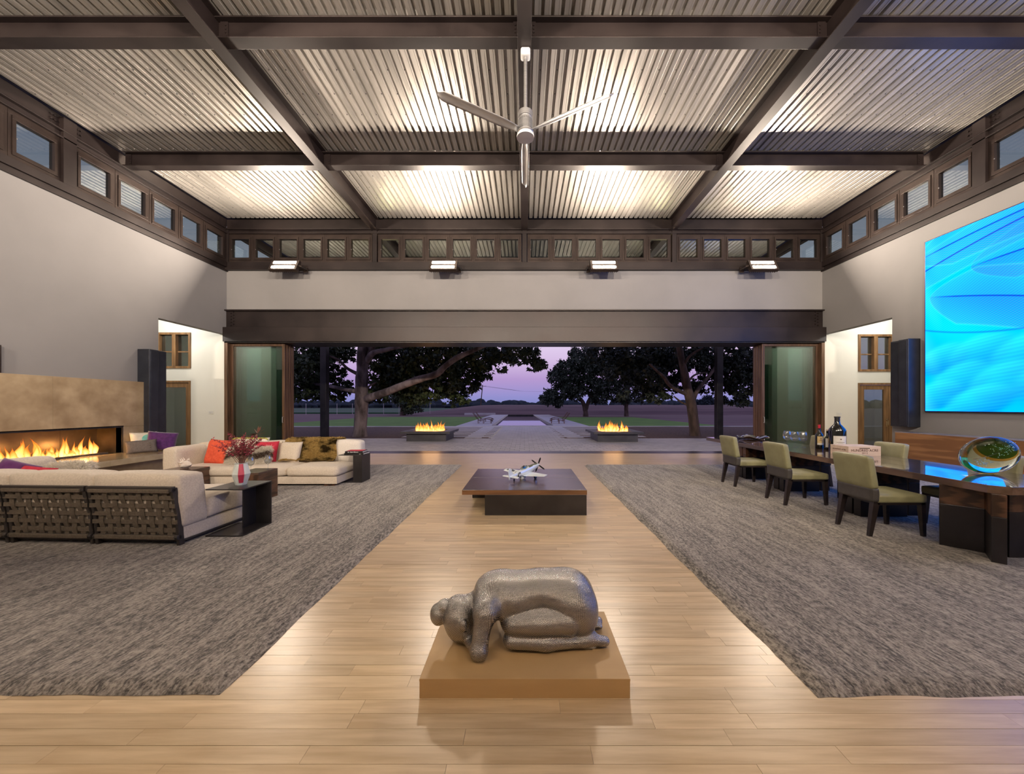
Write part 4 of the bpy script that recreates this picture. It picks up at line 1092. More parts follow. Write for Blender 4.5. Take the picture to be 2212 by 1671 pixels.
# wine glasses
def wine_glass(name, lab, loc, h, r_, grp):
    t = thing(name, lab, 'wine glass', loc, 0, grp)
    k = r_
    prof = [(.0045, .36*h), (.02*1, .40*h)] ; zb = .40*h
    bowl = [(.006, .385*h), (.35*k, .40*h), (.72*k, .46*h), (.95*k, .56*h), (k, .66*h), (.95*k, .80*h), (.80*k, .93*h), (.72*k, h), (.705*k, h), (.785*k, .93*h), (.93*k, .80*h), (.975*k, .66*h), (.92*k, .56*h), (.69*k, .47*h), (.3*k, .41*h), (1e-5, .405*h)]
    MB().lathe(bowl, 28).build('bowl', M['wine_glass'], t, smooth=180)
    MB().lathe([(.0045, .012*h), (.0035, .2*h), (.006, .385*h)], 12).build('stem', M['wine_glass'], t, smooth=180)
    MB().lathe([(.62*k, 0), (.62*k, .002), (.2*k, .007), (.0045, .016)], 24).build('foot', M['wine_glass'], t, smooth=180)
    return t
wine_glass('wine_glass', 'empty wine glass on the wood block table, left of the pair', (-4.26, 5.62, .483), .235, .052, 'wine glasses on the block table')
wine_glass('wine_glass', 'empty wine glass on the wood block table, right of the pair', (-4.12, 5.80, .483), .235, .052, 'wine glasses on the block table')

# conch shell
def conch(u, v):
    t = v; a = u*2*math.pi; r_ = .085*(math.sin(math.pi*min(1, t*1.02))**.75)*(1-.35*t)+.004
    sp = 1+.42*max(0, math.cos(4*a+t*9))**6*(1 if t < .45 else .25)*(1-t)
    fl = 1.35 if math.sin(a) < -.3 else 1
    return (.27*(t-.5), r_*sp*math.cos(a), r_*sp*math.sin(a)*(.85)+.07)
t = thing('conch_shell', 'large pale spiny conch shell on the cube table', 'shell', (-6.0, 6.40, .40), R(-15))
MB().grid(conch, 40, 40).build('body', M['shell'], t, smooth=180)
b = MB(); rn = random.Random(4)
for k in range(11):
    a = k*.9; xx = -.135+.013*k; rr = .03+.006*k; p = Vector((xx+.02, rr*math.cos(a), .075+rr*abs(math.sin(a))*.9))
    b.cyl(p, p+Vector((-.03, .04*math.cos(a), .045*abs(math.sin(a))+.01)), .013, .002, 7)
b.build('spines', M['shell'], t, smooth=60)

# ================================================================ COFFEE TABLE
t = thing('coffee_table', 'low square dark wood coffee table with blackened block bases, holding the model airplane', 'coffee table', (0, 4.96, 0))
for a, b in ((0, .862), (.866, 1.68)):
    q = MB().box(-.858, a, .283, .858, b, .35).build('top_plank', M['coffee_top'], t, bevel=.003)
    MB().box(-.8585, a-.0008 if a == 0 else a+.001, .284, .8585, b-.001, .345).build('edge_band', M['coffee_edge'], q)
MB().box(-.545, .003, 0, .855, .62, .283).build('base_block', M['steel_panel'], t, bevel=.004)
MB().box(-.855, .95, 0, .30, 1.60, .283).build('base_block', M['steel_panel'], t, bevel=.004)

# ================================================================ MODEL AIRPLANE
def airplane():
    t = thing('model_airplane', 'polished metal propeller fighter model with star roundels on the coffee table', 'model airplane', (0.0, 5.76, .35), R(50))
    # local +X = nose; tail sits low: pitch
    pit = Matrix.Translation((0, 0, .105)) @ Matrix.Rotation(R(-9.5), 4, 'Y')
    Lf = .72
    st = [(-.36, .012, .018, .02), (-.30, .018, .028, .018), (-.20, .03, .045, .01), (-.08, .042, .064, 0), (.03, .046, .072, -.004), (.12, .045, .066, 0), (.22, .041, .056, .004), (.30, .034, .043, .008), (.335, .028, .032, .010)]
    vs = []; n = 16
    for x, ry, rz, zc in st:
        for k in range(n):
            a = 2*math.pi*k/n; vs.append(pit @ Vector((x, ry*math.cos(a), zc+rz*math.sin(a))))
    fs = [(i*n+k, i*n+(k+1) % n, (i+1)*n+(k+1) % n, (i+1)*n+k) for i in range(len(st)-1) for k in range(n)]+[tuple(range(n))[::-1], tuple(range((len(st)-1)*n, len(st)*n))]
    MB().add(vs, fs).build('fuselage', M['plane_skin'], t, smooth=60)
    MB().lathe([(.029, 0), (.026, .02), (.016, .045), (1e-5, .06)], 16).xf(pit @ Matrix.Translation((.335, 0, .010)) @ Matrix.Rotation(R(90), 4, 'Y')).build('spinner', M['plane_skin'], t, smooth=60)
    pb = Matrix.Translation((.36, 0, .010))
    for k in range(4):
        a = R(28+90*k); mm = pit @ pb @ Matrix.Rotation(a, 4, 'X')
        MB().prism([(-.008, .01), (.008, .01), (.014, .06), (.013, .12), (.005, .145), (-.005, .145), (-.012, .12), (-.012, .06)], -.003, .003, 'X').xf(mm).build('propeller_blade', M['black'], t)
    def surf(root, tip, thick):
        """root / tip: (x_lead, x_trail, y, z)"""
        b = MB(); n = 9; vs = []
        for (xl, xt, yy, zz), th in ((root, thick), (tip, thick*.45)):
            for i in range(n):
                s = i/(n-1); q = th*4*math.sqrt(s+.02)*(1-s)*.75+.0008; vs.append(pit @ Vector((xl+(xt-xl)*s, yy, zz+q)))
            for i in range(n-2, 0, -1):
                s = i/(n-1); q = th*4*math.sqrt(s+.02)*(1-s)*.4+.0008; vs.append(pit @ Vector((xl+(xt-xl)*s, yy, zz-q)))
        m = 2*n-2
        return b.add(vs, [(i, (i+1) % m, m+(i+1) % m, m+i) for i in range(m)]+[tuple(range(m))[::-1], tuple(range(m, 2*m))])
    for s in (-1, 1):
        surf((.135, -.075, s*.03, -.045), (.045, -.045, s*.42, -.012), .012).build('wing', M['plane_skin'], t, smooth=40)
        surf((-.265, -.355, s*.01, .022), (-.30, -.352, s*.155, .022), .005).build('tailplane', M['plane_skin'], t, smooth=40)
        p0 = pit @ Vector((.085, s*.145, -.04)); wheel = Vector((p0.x+.005, p0.y, .026))
        MB().cyl(p0, wheel, .006, n=8).build('undercarriage_leg', M['alu'], t, smooth=40)
        MB().cyl(wheel-Vector((0, .010, 0)), wheel+Vector((0, .010, 0)), .027, n=20).build('wheel', M['black'], t, smooth=40)
        MB().box(p0.x-.02, p0.y+s*.014, .03, p0.x+.025, p0.y+s*.017, p0.z).build('wheel_door', M['plane_skin'], t)
    MB().prism([(-.255, .03), (-.315, .15), (-.345, .155), (-.372, .12), (-.372, -.015), (-.33, -.01)], -.004, .004, 'Y').xf(pit).build('tail_fin', M['plane_skin'], t, bevel=.002)
    q = pit @ Vector((-.255, 0, -.02)); MB().cyl(q, (q.x, 0, .015), .004, n=6).cyl((q.x, -.006, .014), (q.x, .006, .014), .014, n=14).build('tail_wheel', M['black'], t, smooth=40)
    MB().sphere((0, 0, 0), 1, 16, 10, (.085, .030, .042)).xf(pit @ Matrix.Translation((.0, 0, .062))).build('cockpit_canopy', M['window_pane'], t, smooth=180)
    MB().box(-.02, -.016, .04, .02, .016, .085).sphere((.0, 0, .092), .013, 8, 6).xf(pit).build('pilot_seat', M['black'], t)
    MB().grid(lambda u, v: pit @ Vector((.09+u*.235, (v-.5)*2*(.036-.014*u), .008*u+(.068-.024*u)*math.sqrt(max(0, 1-((v-.5)*1.5)**2))+.002)), 8, 7).build('anti_glare_panel', M['olive'], t, smooth=180)
    MB().box(-.11, -.022, -.10, -.0, .022, -.05).xf(pit).build('air_scoop', M['plane_skin'], t, bevel=.012)
    # roundels
    def star(r_):
        return [(r_*(1 if k % 2 == 0 else .40)*math.sin(k*math.pi/5), r_*(1 if k % 2 == 0 else .40)*math.cos(k*math.pi/5)) for k in range(10)]
    def roundel(mm):
        o = MB().prism([(.042*math.cos(k*math.pi/12), .042*math.sin(k*math.pi/12)) for k in range(24)], 0, .001).xf(mm).build('roundel', M['navy'], t)
        MB().prism(star(.036), .001, .002).xf(mm).build('star', M['white_paint'], o)
    for s in (-1, 1):
        roundel(pit @ Matrix.Translation((-.16, s*.0375, .004)) @ Matrix.Rotation(R(-s*7), 4, 'Z') @ Matrix.Rotation(R(-s*90), 4, 'X'))
    mm = pit @ Matrix.Translation((.01, .30, -.0085)) @ Matrix.Rotation(R(4), 4, 'X')
    o = MB().box(-.022, -.075, 0, .022, .075, .0008).prism([(.040*math.cos(k*math.pi/12), .040*math.sin(k*math.pi/12)) for k in range(24)], 0, .0012).xf(mm).build('wing_roundel', M['navy'], t)
    MB().prism(star(.033), .0012, .002).xf(mm).build('star', M['white_paint'], o)
airplane()

# ================================================================ SCULPTURE
t = MB().box(-.54, 1.855, 0, .543, 2.463, .10).build('sculpture_base', M['pedestal'], bevel=.002)
tag(t, 'flat honey coloured wooden plinth under the crouching figure, nearest the camera', 'plinth')
MB().box(-.5405, 1.8545, .088, .5435, 2.4635, .0995).build('top_lip', M['pedestal'], t)

def surface_nets(F, o, hstep):
    """quads on the zero level of a sampled field"""
    s = F < 0; nx, ny, nz = F.shape
    idx = -np.ones((nx-1, ny-1, nz-1), int); acc = np.zeros((nx-1, ny-1, nz-1, 3)); cnt = np.zeros((nx-1, ny-1, nz-1))
    co = [(i, j, k) for i in (0, 1) for j in (0, 1) for k in (0, 1)]
    def sl(a): return tuple(slice(c, n-1+c) for c, n in zip(a, (nx, ny, nz)))
    for a in co:
        for ax in range(3):
            if a[ax]: continue
            b = list(a); b[ax] = 1; b = tuple(b)
            fa, fb = F[sl(a)], F[sl(b)]; cr = (fa < 0) != (fb < 0)
            tt = np.where(cr, fa/np.where(cr, fa-fb, 1), 0)
            for d in range(3): acc[..., d] += np.where(cr, a[d]+(tt if d == ax else 0), 0)
            cnt += cr
    act = cnt > 0; idx[act] = np.arange(act.sum())
    g = np.argwhere(act); V = (g+acc[act]/cnt[act][:, None])*hstep+np.array(o)
    quads = []
    for ax in range(3):
        b, c = (ax+1) % 3, (ax+2) % 3
        sa = [slice(None)]*3; sb = [slice(None)]*3; sa[ax] = slice(0, -1); sb[ax] = slice(1, None)
        cr = s[tuple(sa)] != s[tuple(sb)]; e = np.argwhere(cr)
        e = e[(e[:, b] > 0) & (e[:, c] > 0) & (e[:, b] < F.shape[b]-1) & (e[:, c] < F.shape[c]-1)]
        flip = s[tuple(sa)][tuple(e.T)]
        def at(db, dc):
            q = e.copy(); q[:, b] -= db; q[:, c] -= dc; return idx[tuple(q.T)]
        Q = np.stack([at(1, 1), at(0, 1), at(0, 0), at(1, 0)], 1)
        Q[~flip] = Q[~flip][:, ::-1]; quads.append(Q)
    return V, np.concatenate(quads)

def figure():
    hs = .0065; o = np.array([-.60, -.30, -.02]); n = np.array([1.14, .60, .50])/hs; n = n.astype(int)
    X, Y, Z = np.meshgrid(*[o[i]+np.arange(n[i])*hs for i in range(3)], indexing='ij')
    P = np.stack([X, Y, Z], -1)
    def cap(a, b, ra, rb):
        a, b = np.array(a, float), np.array(b, float); d = b-a; tt = np.clip(((P-a) @ d)/(d @ d), 0, 1)
        return np.linalg.norm(P-a-tt[..., None]*d, axis=-1)-(ra+(rb-ra)*tt)
    def ell(c, r_, ry=0):
        q = P-np.array(c); ca, sa = math.cos(ry), math.sin(ry)
        x = q[..., 0]*ca+q[..., 2]*sa; z = -q[..., 0]*sa+q[..., 2]*ca; r_ = np.array(r_)
        k0 = np.sqrt((x/r_[0])**2+(q[..., 1]/r_[1])**2+(z/r_[2])**2); k1 = np.sqrt((x/r_[0]**2)**2+(q[..., 1]/r_[1]**2)**2+(z/r_[2]**2)**2)
        return k0*(k0-1)/np.maximum(k1, 1e-6)
    def su(a, b, k=.03):
        h = np.maximum(k-np.abs(a-b), 0)/k; return np.minimum(a, b)-h*h*k*.25
    # torso: rib cage, waist, pelvis along X (head at -X)
    F = ell((-.085, 0, .262), (.215, .150, .128), R(-14))
    F = su(F, ell((.10, 0, .295), (.20, .134, .108), R(0)), .05)
    F = su(F, ell((.265, 0, .245), (.155, .165, .160), R(28)), .06)
    for s in (-1, 1): F = su(F, ell((.315, s*.072, .195), (.118, .092, .150), R(10)), .05)
    F = su(F, ell((-.220, 0, .240), (.085, .160, .082), R(-28)), .05)          # shoulder girdle
    for s in (-1, 1): F = su(F, ell((-.115, s*.078, .200), (.066, .062, .052)), .025)   # chest against the knees
    # legs
    L1 = None
    for s in (-1, 1):
        th = cap((.25, s*.095, .165), (-.065, s*.104, .140), .092, .064)
        th = su(th, ell((.06, s*.104, .156), (.20, .076, .074)), .03)
        sh = cap((-.075, s*.122, .058), (.13, s*.126, .052), .050, .052)
        sh = su(sh, cap((.13, s*.126, .052), (.350, s*.112, .044), .052, .032), .02)
        ft = cap((.345, s*.110, .054), (.468, s*.098, .034), .038, .028); ft = su(ft, ell((.372, s*.098, .072), (.046, .034, .038)), .02)
        for k, (dy, dl, rr) in enumerate(((.030, .0, .017), (.012, .006, .013), (-.004, .002, .012), (-.018, -.006, .011), (-.030, -.016, .010))):
            ft = su(ft, cap((.440, s*(.088-dy*.9), .026), (.474+dl, s*(.086-dy), .024), rr, rr*.8), .010)
        lg = su(su(th, sh, .010), ft, .025); L1 = lg if L1 is None else np.minimum(L1, lg)
    F = su(F, L1, .006)
    # arms: shoulder, elbow on the plinth, forearm folded under the brow
    A = None
    for s in (-1, 1):
        q = su(ell((-.212, s*.140, .240), (.070, .060, .070)), cap((-.230, s*.160, .225), (-.250, s*.205, .058), .054, .046), .05)
        U = q if s == -1 else np.minimum(U, q)
        q = su(ell((-.252, s*.207, .050), (.048, .044, .048)), cap((-.250, s*.205, .045), (-.335, s*.085, .038), .042, .030), .02)
        # folded hand: palm and five curled fingers under the forehead
        q = su(q, ell((-.345, s*.050, .030), (.044, .038, .022)), .015)
        for k, (fy, ln) in enumerate(((.082, .05), (.064, .066), (.046, .072), (.028, .064), (.088, .03))):
            q = su(q, cap((-.365, s*fy*.8, .028), (-.370-ln*.75, s*(fy*.8-.012), .016), .011, .009), .006)
        A = q if A is None else np.minimum(A, q)
    F = su(su(F, U, .045), A, .02)
    # neck, head facing down, hair knot
    H = cap((-.250, 0, .235), (-.345, -.02, .185), .068, .062)
    H = su(H, ell((-.382, -.045, .140), (.102, .102, .132), R(14)), .03)
    H = su(H, ell((-.372, -.045, .085), (.078, .078, .075)), .03)
    H = su(H, ell((-.345, -.145, .150), (.024, .014, .036), R(10)), .008)        # ear
    H = su(H, ell((-.345, -.045, .040), (.030, .024, .020)), .012)               # nose and brow towards the plinth
    H = su(H, ell((-.512, -.055, .165), (.048, .050, .064), R(8)), .008); H = su(H, ell((-.478, -.045, .212), (.044, .046, .036)), .010)
    F = su(F, H, .012)
    F = np.maximum(F, -(Z-.002))
    V, Q = surface_nets(F, o, hs)
    ob = mesh_np('crouching_figure', V, Q, M['chain'], smooth=180)
    sm = ob.modifiers.new('smooth', 'SMOOTH'); sm.iterations = 4; sm.factor = .5
    ob.location = (0, 2.20, .10)
    return tag(ob, 'crouching figure sculpture of welded steel chain, face down on the wooden plinth', 'sculpture')
figure()

# ================================================================ DINING TABLE
t = thing('dining_table', 'long dark walnut plank dining table on slab pedestals of wood and steel', 'dining table', (0, 0, RZ))
x0, x1, ya, yb, h0, h1 = 4.41, 5.50, 3.34, 8.76, .675-RZ, .75-RZ
ch = .10
for a, b, sd in ((x0, 4.775, -1), (4.778, 5.14, 0), (5.143, x1, 1)):
    poly = [(a, ya+(ch if sd == -1 else 0)), (a+(ch*1.0 if sd == -1 else 0), ya), (b-(ch if sd == 1 else 0), ya), (b, ya+(ch if sd == 1 else 0)), (b, yb), (a, yb)]
    if sd != -1: poly = [(a, ya)]+poly[2:]
    pp = []
    for v in poly:
        if not pp or (abs(v[0]-pp[-1][0])+abs(v[1]-pp[-1][1])) > 1e-5: pp.append(v)
    MB().prism(pp, h0, h1).build('top_plank', M['table_top'], t, bevel=.002)
def slab_leg(p, q, th, zs=.44):
    """vertical slab between two plan points; wood above, steel below"""
    p, q = Vector((*p, 0)), Vector((*q, 0)); d = (q-p).normalized(); nn = Vector((-d.y, d.x, 0))*th
    poly = [(v.x, v.y) for v in (p, q, q+nn, p+nn)]
    o = MB().prism(poly, 0, zs).build('pedestal_slab', M['steel_panel'], t, bevel=.003)
    MB().prism(poly, zs+.002, h0).build('wood_collar', M['wood_dark'], o, bevel=.003)
slab_leg((4.40, 3.83), (4.60, 3.61), .12); slab_leg((4.60, 3.61), (4.645, 3.61), .30); slab_leg((4.395, 3.40), (4.46, 3.335), .30, .43); slab_leg((4.70, 3.50), (5.30, 3.46), .14)
for yy in (4.79, 6.22, 7.28):
    slab_leg((4.46, yy), (5.08, yy), .10); slab_leg((4.47, yy+.14), (4.60, yy+.14), .12)
    slab_leg((5.15, yy+.05), (5.30, yy+.05), .18)

def chair(lab):
    t = thing('dining_chair', lab, 'chair', (0, 0, 0), 0, 'dining chairs')
    MB().softbox(.03, -.235, .375, .60, .235, .475, r=.026, bulge=.008, n=9).build('seat', M['leather'], t, smooth=180)
    MB().box(.04, -.225, .355, .585, .225, .382).build('seat_rail', M['chair_leg'], t, bevel=.004)
    b = MB().softbox(-.045, -.235, .535, .045, .235, .905, r=.022, bulge=.006, n=9)
    b.v = [(x-.17*max(0, z-.5)+.02, y, z) for x, y, z in b.v]
    b.build('backrest', M['leather'], t, smooth=180)
    b = MB().softbox(-.040, -.232, .385, .045, .232, .545, r=.02, bulge=.002, n=7)
    b.v = [(x-.17*max(0, z-.5)+.02, y, z) for x, y, z in b.v]
    b.build('back_panel', M['leather_dark'], t, smooth=180)
    for s in (-1, 1):
        a = s*.225; c = s*.165
        def lg(pts):
            q = MB(); (xa, xb, ya_, yb_), (xc, xd, yc, yd) = pts
            q.add([(xa, ya_, 0), (xb, ya_, 0), (xb, yb_, 0), (xa, yb_, 0), (xc, yc, .40), (xd, yc, .40), (xd, yd, .40), (xc, yd, .40)], [(0, 3, 2, 1), (4, 5, 6, 7), (0, 1, 5, 4), (1, 2, 6, 5), (2, 3, 7, 6), (3, 0, 4, 7)])
            return q
        y_ = sorted((a, a-s*.036)); y2 = sorted((a, a-s*.055))
        lg(((-.055, -.015, *y_), (.0, .075, *y2))).build('leg', M['chair_leg'], t, bevel=.003)
        lg(((.555, .592, *y_), (.53, .590, *y2))).build('leg', M['chair_leg'], t, bevel=.003)
    return t
c0 = chair('sage leather dining chair on the aisle side, nearest the camera')
c0.location = (3.93, 4.285, RZ)
dup(c0, (3.90, 5.56, RZ), 0, 'sage leather dining chair on the aisle side, middle of the three')
dup(c0, (3.87, 6.79, RZ), 0, 'sage leather dining chair on the aisle side, farthest of the three')
dup(c0, (5.60, 4.33, RZ), math.pi, 'sage leather dining chair on the wall side behind the glass sculpture')
dup(c0, (5.60, 5.56, RZ), math.pi, 'sage leather dining chair on the wall side behind the wine crate')
dup(c0, (5.57, 6.80, RZ), math.pi, 'sage leather dining chair on the wall side between the glasses and the bottles')

# ---------------- things on the dining table
TZ = .75
t = thing('fruit_bowl', 'shallow wavy rimmed silver bowl at the far end of the dining table', 'bowl', (5.22, 8.25, TZ))
def bw(u, v):
    a = u*2*math.pi; r_ = .06+.25*v; return (r_*math.cos(a)*(1+.05*math.sin(5*a)*v), r_*math.sin(a)*(1+.05*math.sin(5*a)*v), .004+.055*v*v+.022*v*math.sin(5*a+1)*(1 if v > .5 else v))
o = MB().grid(bw, 60, 10).build('dish', M['silver'], t, smooth=180); so = o.modifiers.new('t', 'SOLIDIFY'); so.thickness = .005
MB().lathe([(.065, 0), (.065, .008), (1e-5, .008)], 24).build('foot', M['silver'], t, smooth=40)
G = 'wine glasses on the dining table'
wine_glass('wine_glass', 'large wine glass on the dining table, leftmost of the three', (4.98, 6.85, TZ), .285, .068, G)
wine_glass('wine_glass', 'large wine glass on the dining table, between the two others', (4.955, 6.62, TZ), .285, .068, G)
wine_glass('wine_glass', 'large wine glass on the dining table, rightmost of the three', (5.05, 6.55, TZ), .285, .068, G)
def bottle(lab, loc, r_, h, neck, lab_m, band, foil, foil_m, extra=None):
    t = thing('wine_bottle', lab, 'bottle', loc, 0, 'wine bottles on the dining table')
    sh = neck
    prof = [(r_*.9, 0), (r_, .006), (r_, sh*h*.80), (r_*.93, sh*h*.88), (r_*.62, sh*h), (r_*.36, sh*h*1.09), (r_*.30, h*.90), (r_*.30, h*.965), (r_*.35, h*.968), (r_*.35, h*.992), (r_*.3, h)]
    MB().lathe(prof, 32).build('glass', M['bottle'], t, smooth=50)
    MB().lathe([(r_*.315, h*foil), (r_*.315, h*.966), (r_*.365, h*.968), (r_*.365, h*1.002), (1e-5, h*1.003)], 24).build('foil', foil_m, t, smooth=50)
    a0, a1 = R(205), R(300)
    def lb(u, v, z0, z1, rr): a = a0+u*(a1-a0); return (rr*math.cos(a), rr*math.sin(a), (z0+(z1-z0)*v)*h)
    o = MB().grid(lambda u, v: lb(u, v, band[0], band[1], r_*1.008), 14, 2).build('label', lab_m, t, smooth=180)
    if extra:
        for z0, z1, m_, u0, u1 in extra:
            MB().grid(lambda u, v: lb(u0+(u1-u0)*u, v, z0, z1, r_*1.014), 8, 2).build('label_print', m_, o, smooth=180)
    return t
bottle('wine bottle with a red foil cap and a tan label', (5.24, 6.42, TZ), .060, .42, .66, M['label_tan'], (.16, .52), .80, M['red_foil'], [(.16, .24, M['label'], 0, 1), (.34, .36, M['print'], .3, .75), (.40, .44, M['print'], .45, .6)])
bottle('small wine bottle with a cork stopper and a white label', (5.265, 6.28, TZ), .050, .345, .60, M['label'], (.12, .56), .93, M['pine'], [(.36, .375, M['print'], .35, .65), (.28, .29, M['print'], .25, .75)])
bottle('oversized dark wine bottle with a large white label, tallest on the table', (5.30, 6.12, TZ), .118, .575, .72, M['label'], (.10, .44), .86, M['black'], [(.33, .36, M['print'], .45, .56), (.25, .26, M['print'], .2, .8), (.215, .22, M['print'], .3, .7)])
t = thing('wine_crate', 'pale pine wine crate stamped with its name and the year 2012', 'crate', (4.88, 5.44, TZ))
MB().box(0, 0, 0, .49, .018, .135).build('front_board', M['pine'], t, bevel=.001); MB().box(0, .302, 0, .49, .32, .135).build('back_board', M['pine'], t, bevel=.001)
MB().box(0, .018, 0, .018, .302, .135).build('end_board', M['pine'], t, bevel=.001); MB().box(.472, .018, 0, .49, .302, .135).build('end_board', M['pine'], t, bevel=.001)
MB().box(.018, .018, 0, .472, .302, .012).build('bottom_board', M['pine'], t); MB().box(.0, .0, .135, .49, .32, .145).build('lid', M['pine'], t, bevel=.001)
MB().softbox(.165, -.002, .108, .325, .004, .122, r=.006, bulge=0, n=3).build('hand_slot', M['gap'], t)
text_mesh('stamped_name', 'HUNDRED ACRE', .052, M['print'], t, Matrix.Translation((.245, -.0006, .082)) @ UP, .0006, 1.05)
text_mesh('stamped_year', '2012', .036, M['print'], t, Matrix.Translation((.245, -.0006, .042)) @ UP, .0004, 1.3)
text_mesh('stamped_name', 'HUNDRED ACRE', .030, M['print'], t, Matrix.Translation((-.0006, .16, .085)) @ Matrix.Rotation(R(-90), 4, 'Z') @ UP, .0003, 1.05)

# glass egg sculpture
t = thing('glass_sculpture', 'flattened clear glass egg with a green and amber swirl and bubbles on the dining table', 'sculpture', (5.17, 4.02, TZ), R(-12))
def solid_glass(name, col, ior=1.45, rough=0):
    m = bpy.data.materials.new(name); m.use_nodes = True; b = m.node_tree.nodes['Principled BSDF']
    b.inputs['Base Color'].default_value = (*col, 1); b.inputs['Transmission Weight'].default_value = 1; b.inputs['IOR'].default_value = ior; b.inputs['Roughness'].default_value = rough
    return m
M['egg'] = solid_glass('egg_glass', (.90, .98, 1.0), 1.33); M['egg_green'] = pane_mat('green_swirl', (.30, .58, .34), 1.2); M['egg_amber'] = pane_mat('amber_swirl', (.88, .66, .28), 1.2)
M['bubble'] = mat('bubble', (.75, 1, 1), None, rough=.25, metal=1)
eg = Matrix.Translation((0, 0, .203)) @ Matrix.Rotation(R(-12), 4, 'Y')
MB().sphere((0, 0, 0), 1, 48, 28, (.275, .10, .205)).xf(eg).build('body', M['egg'], t, smooth=180)
MB().sphere((0, 0, 0), 1, 36, 20, (.190, .060, .120)).xf(eg @ Matrix.Translation((.055, 0, .055)) @ Matrix.Rotation(R(18), 4, 'Y')).build('amber_swirl', M['egg_amber'], t, smooth=180)
MB().sphere((0, 0, 0), 1, 36, 20, (.172, .055, .102)).xf(eg @ Matrix.Translation((.06, -.012, .062)) @ Matrix.Rotation(R(18), 4, 'Y')).build('green_swirl', M['egg_green'], t, smooth=180)
rn = random.Random(6); b = MB()
for k in range(150):
    if k < 100: p = Vector((.085+rn.gauss(0, .052), -.062+rn.uniform(-.006, .01), .062+rn.gauss(0, .032)))
    else: p = Vector((-.125+rn.gauss(0, .036), -.055+rn.uniform(-.005, .01), -.055+rn.gauss(0, .028)))
    b.sphere(eg @ p, rn.uniform(.0035, .0065), 6, 5)
b.build('bubbles', M['bubble'], t, smooth=180, kind='stuff')
MB().tube([eg @ Vector((-.20, -.07, .005)), eg @ Vector((-.08, -.075, .012)), eg @ Vector((.06, -.065, .04))], .0035, 6).build('thread', M['brass'], t, smooth=180)

# ================================================================ CREDENZA AND SCREEN
t = thing('wall_bench', 'long oak panelled bench back along the right wall under the screen', 'bench', (9.06, 0, 0))
for a, b in ((2.4, 4.6), (4.6, 6.7), (6.7, 8.83)): MB().box(0, a+.002, .14, .07, b-.002, .865).build('oak_panel', M['oak'], t, bevel=.002)
MB().box(-.004, 2.4, .865, .40, 8.835, .885).build('cap', M['alu'], t); MB().box(.07, 2.4, 0, .40, 8.82, .865).build('carcass', M['oak'], t)
MB().box(-.02, 2.45, 0, .0, 8.7, .14).build('plinth', M['black_steel'], t)

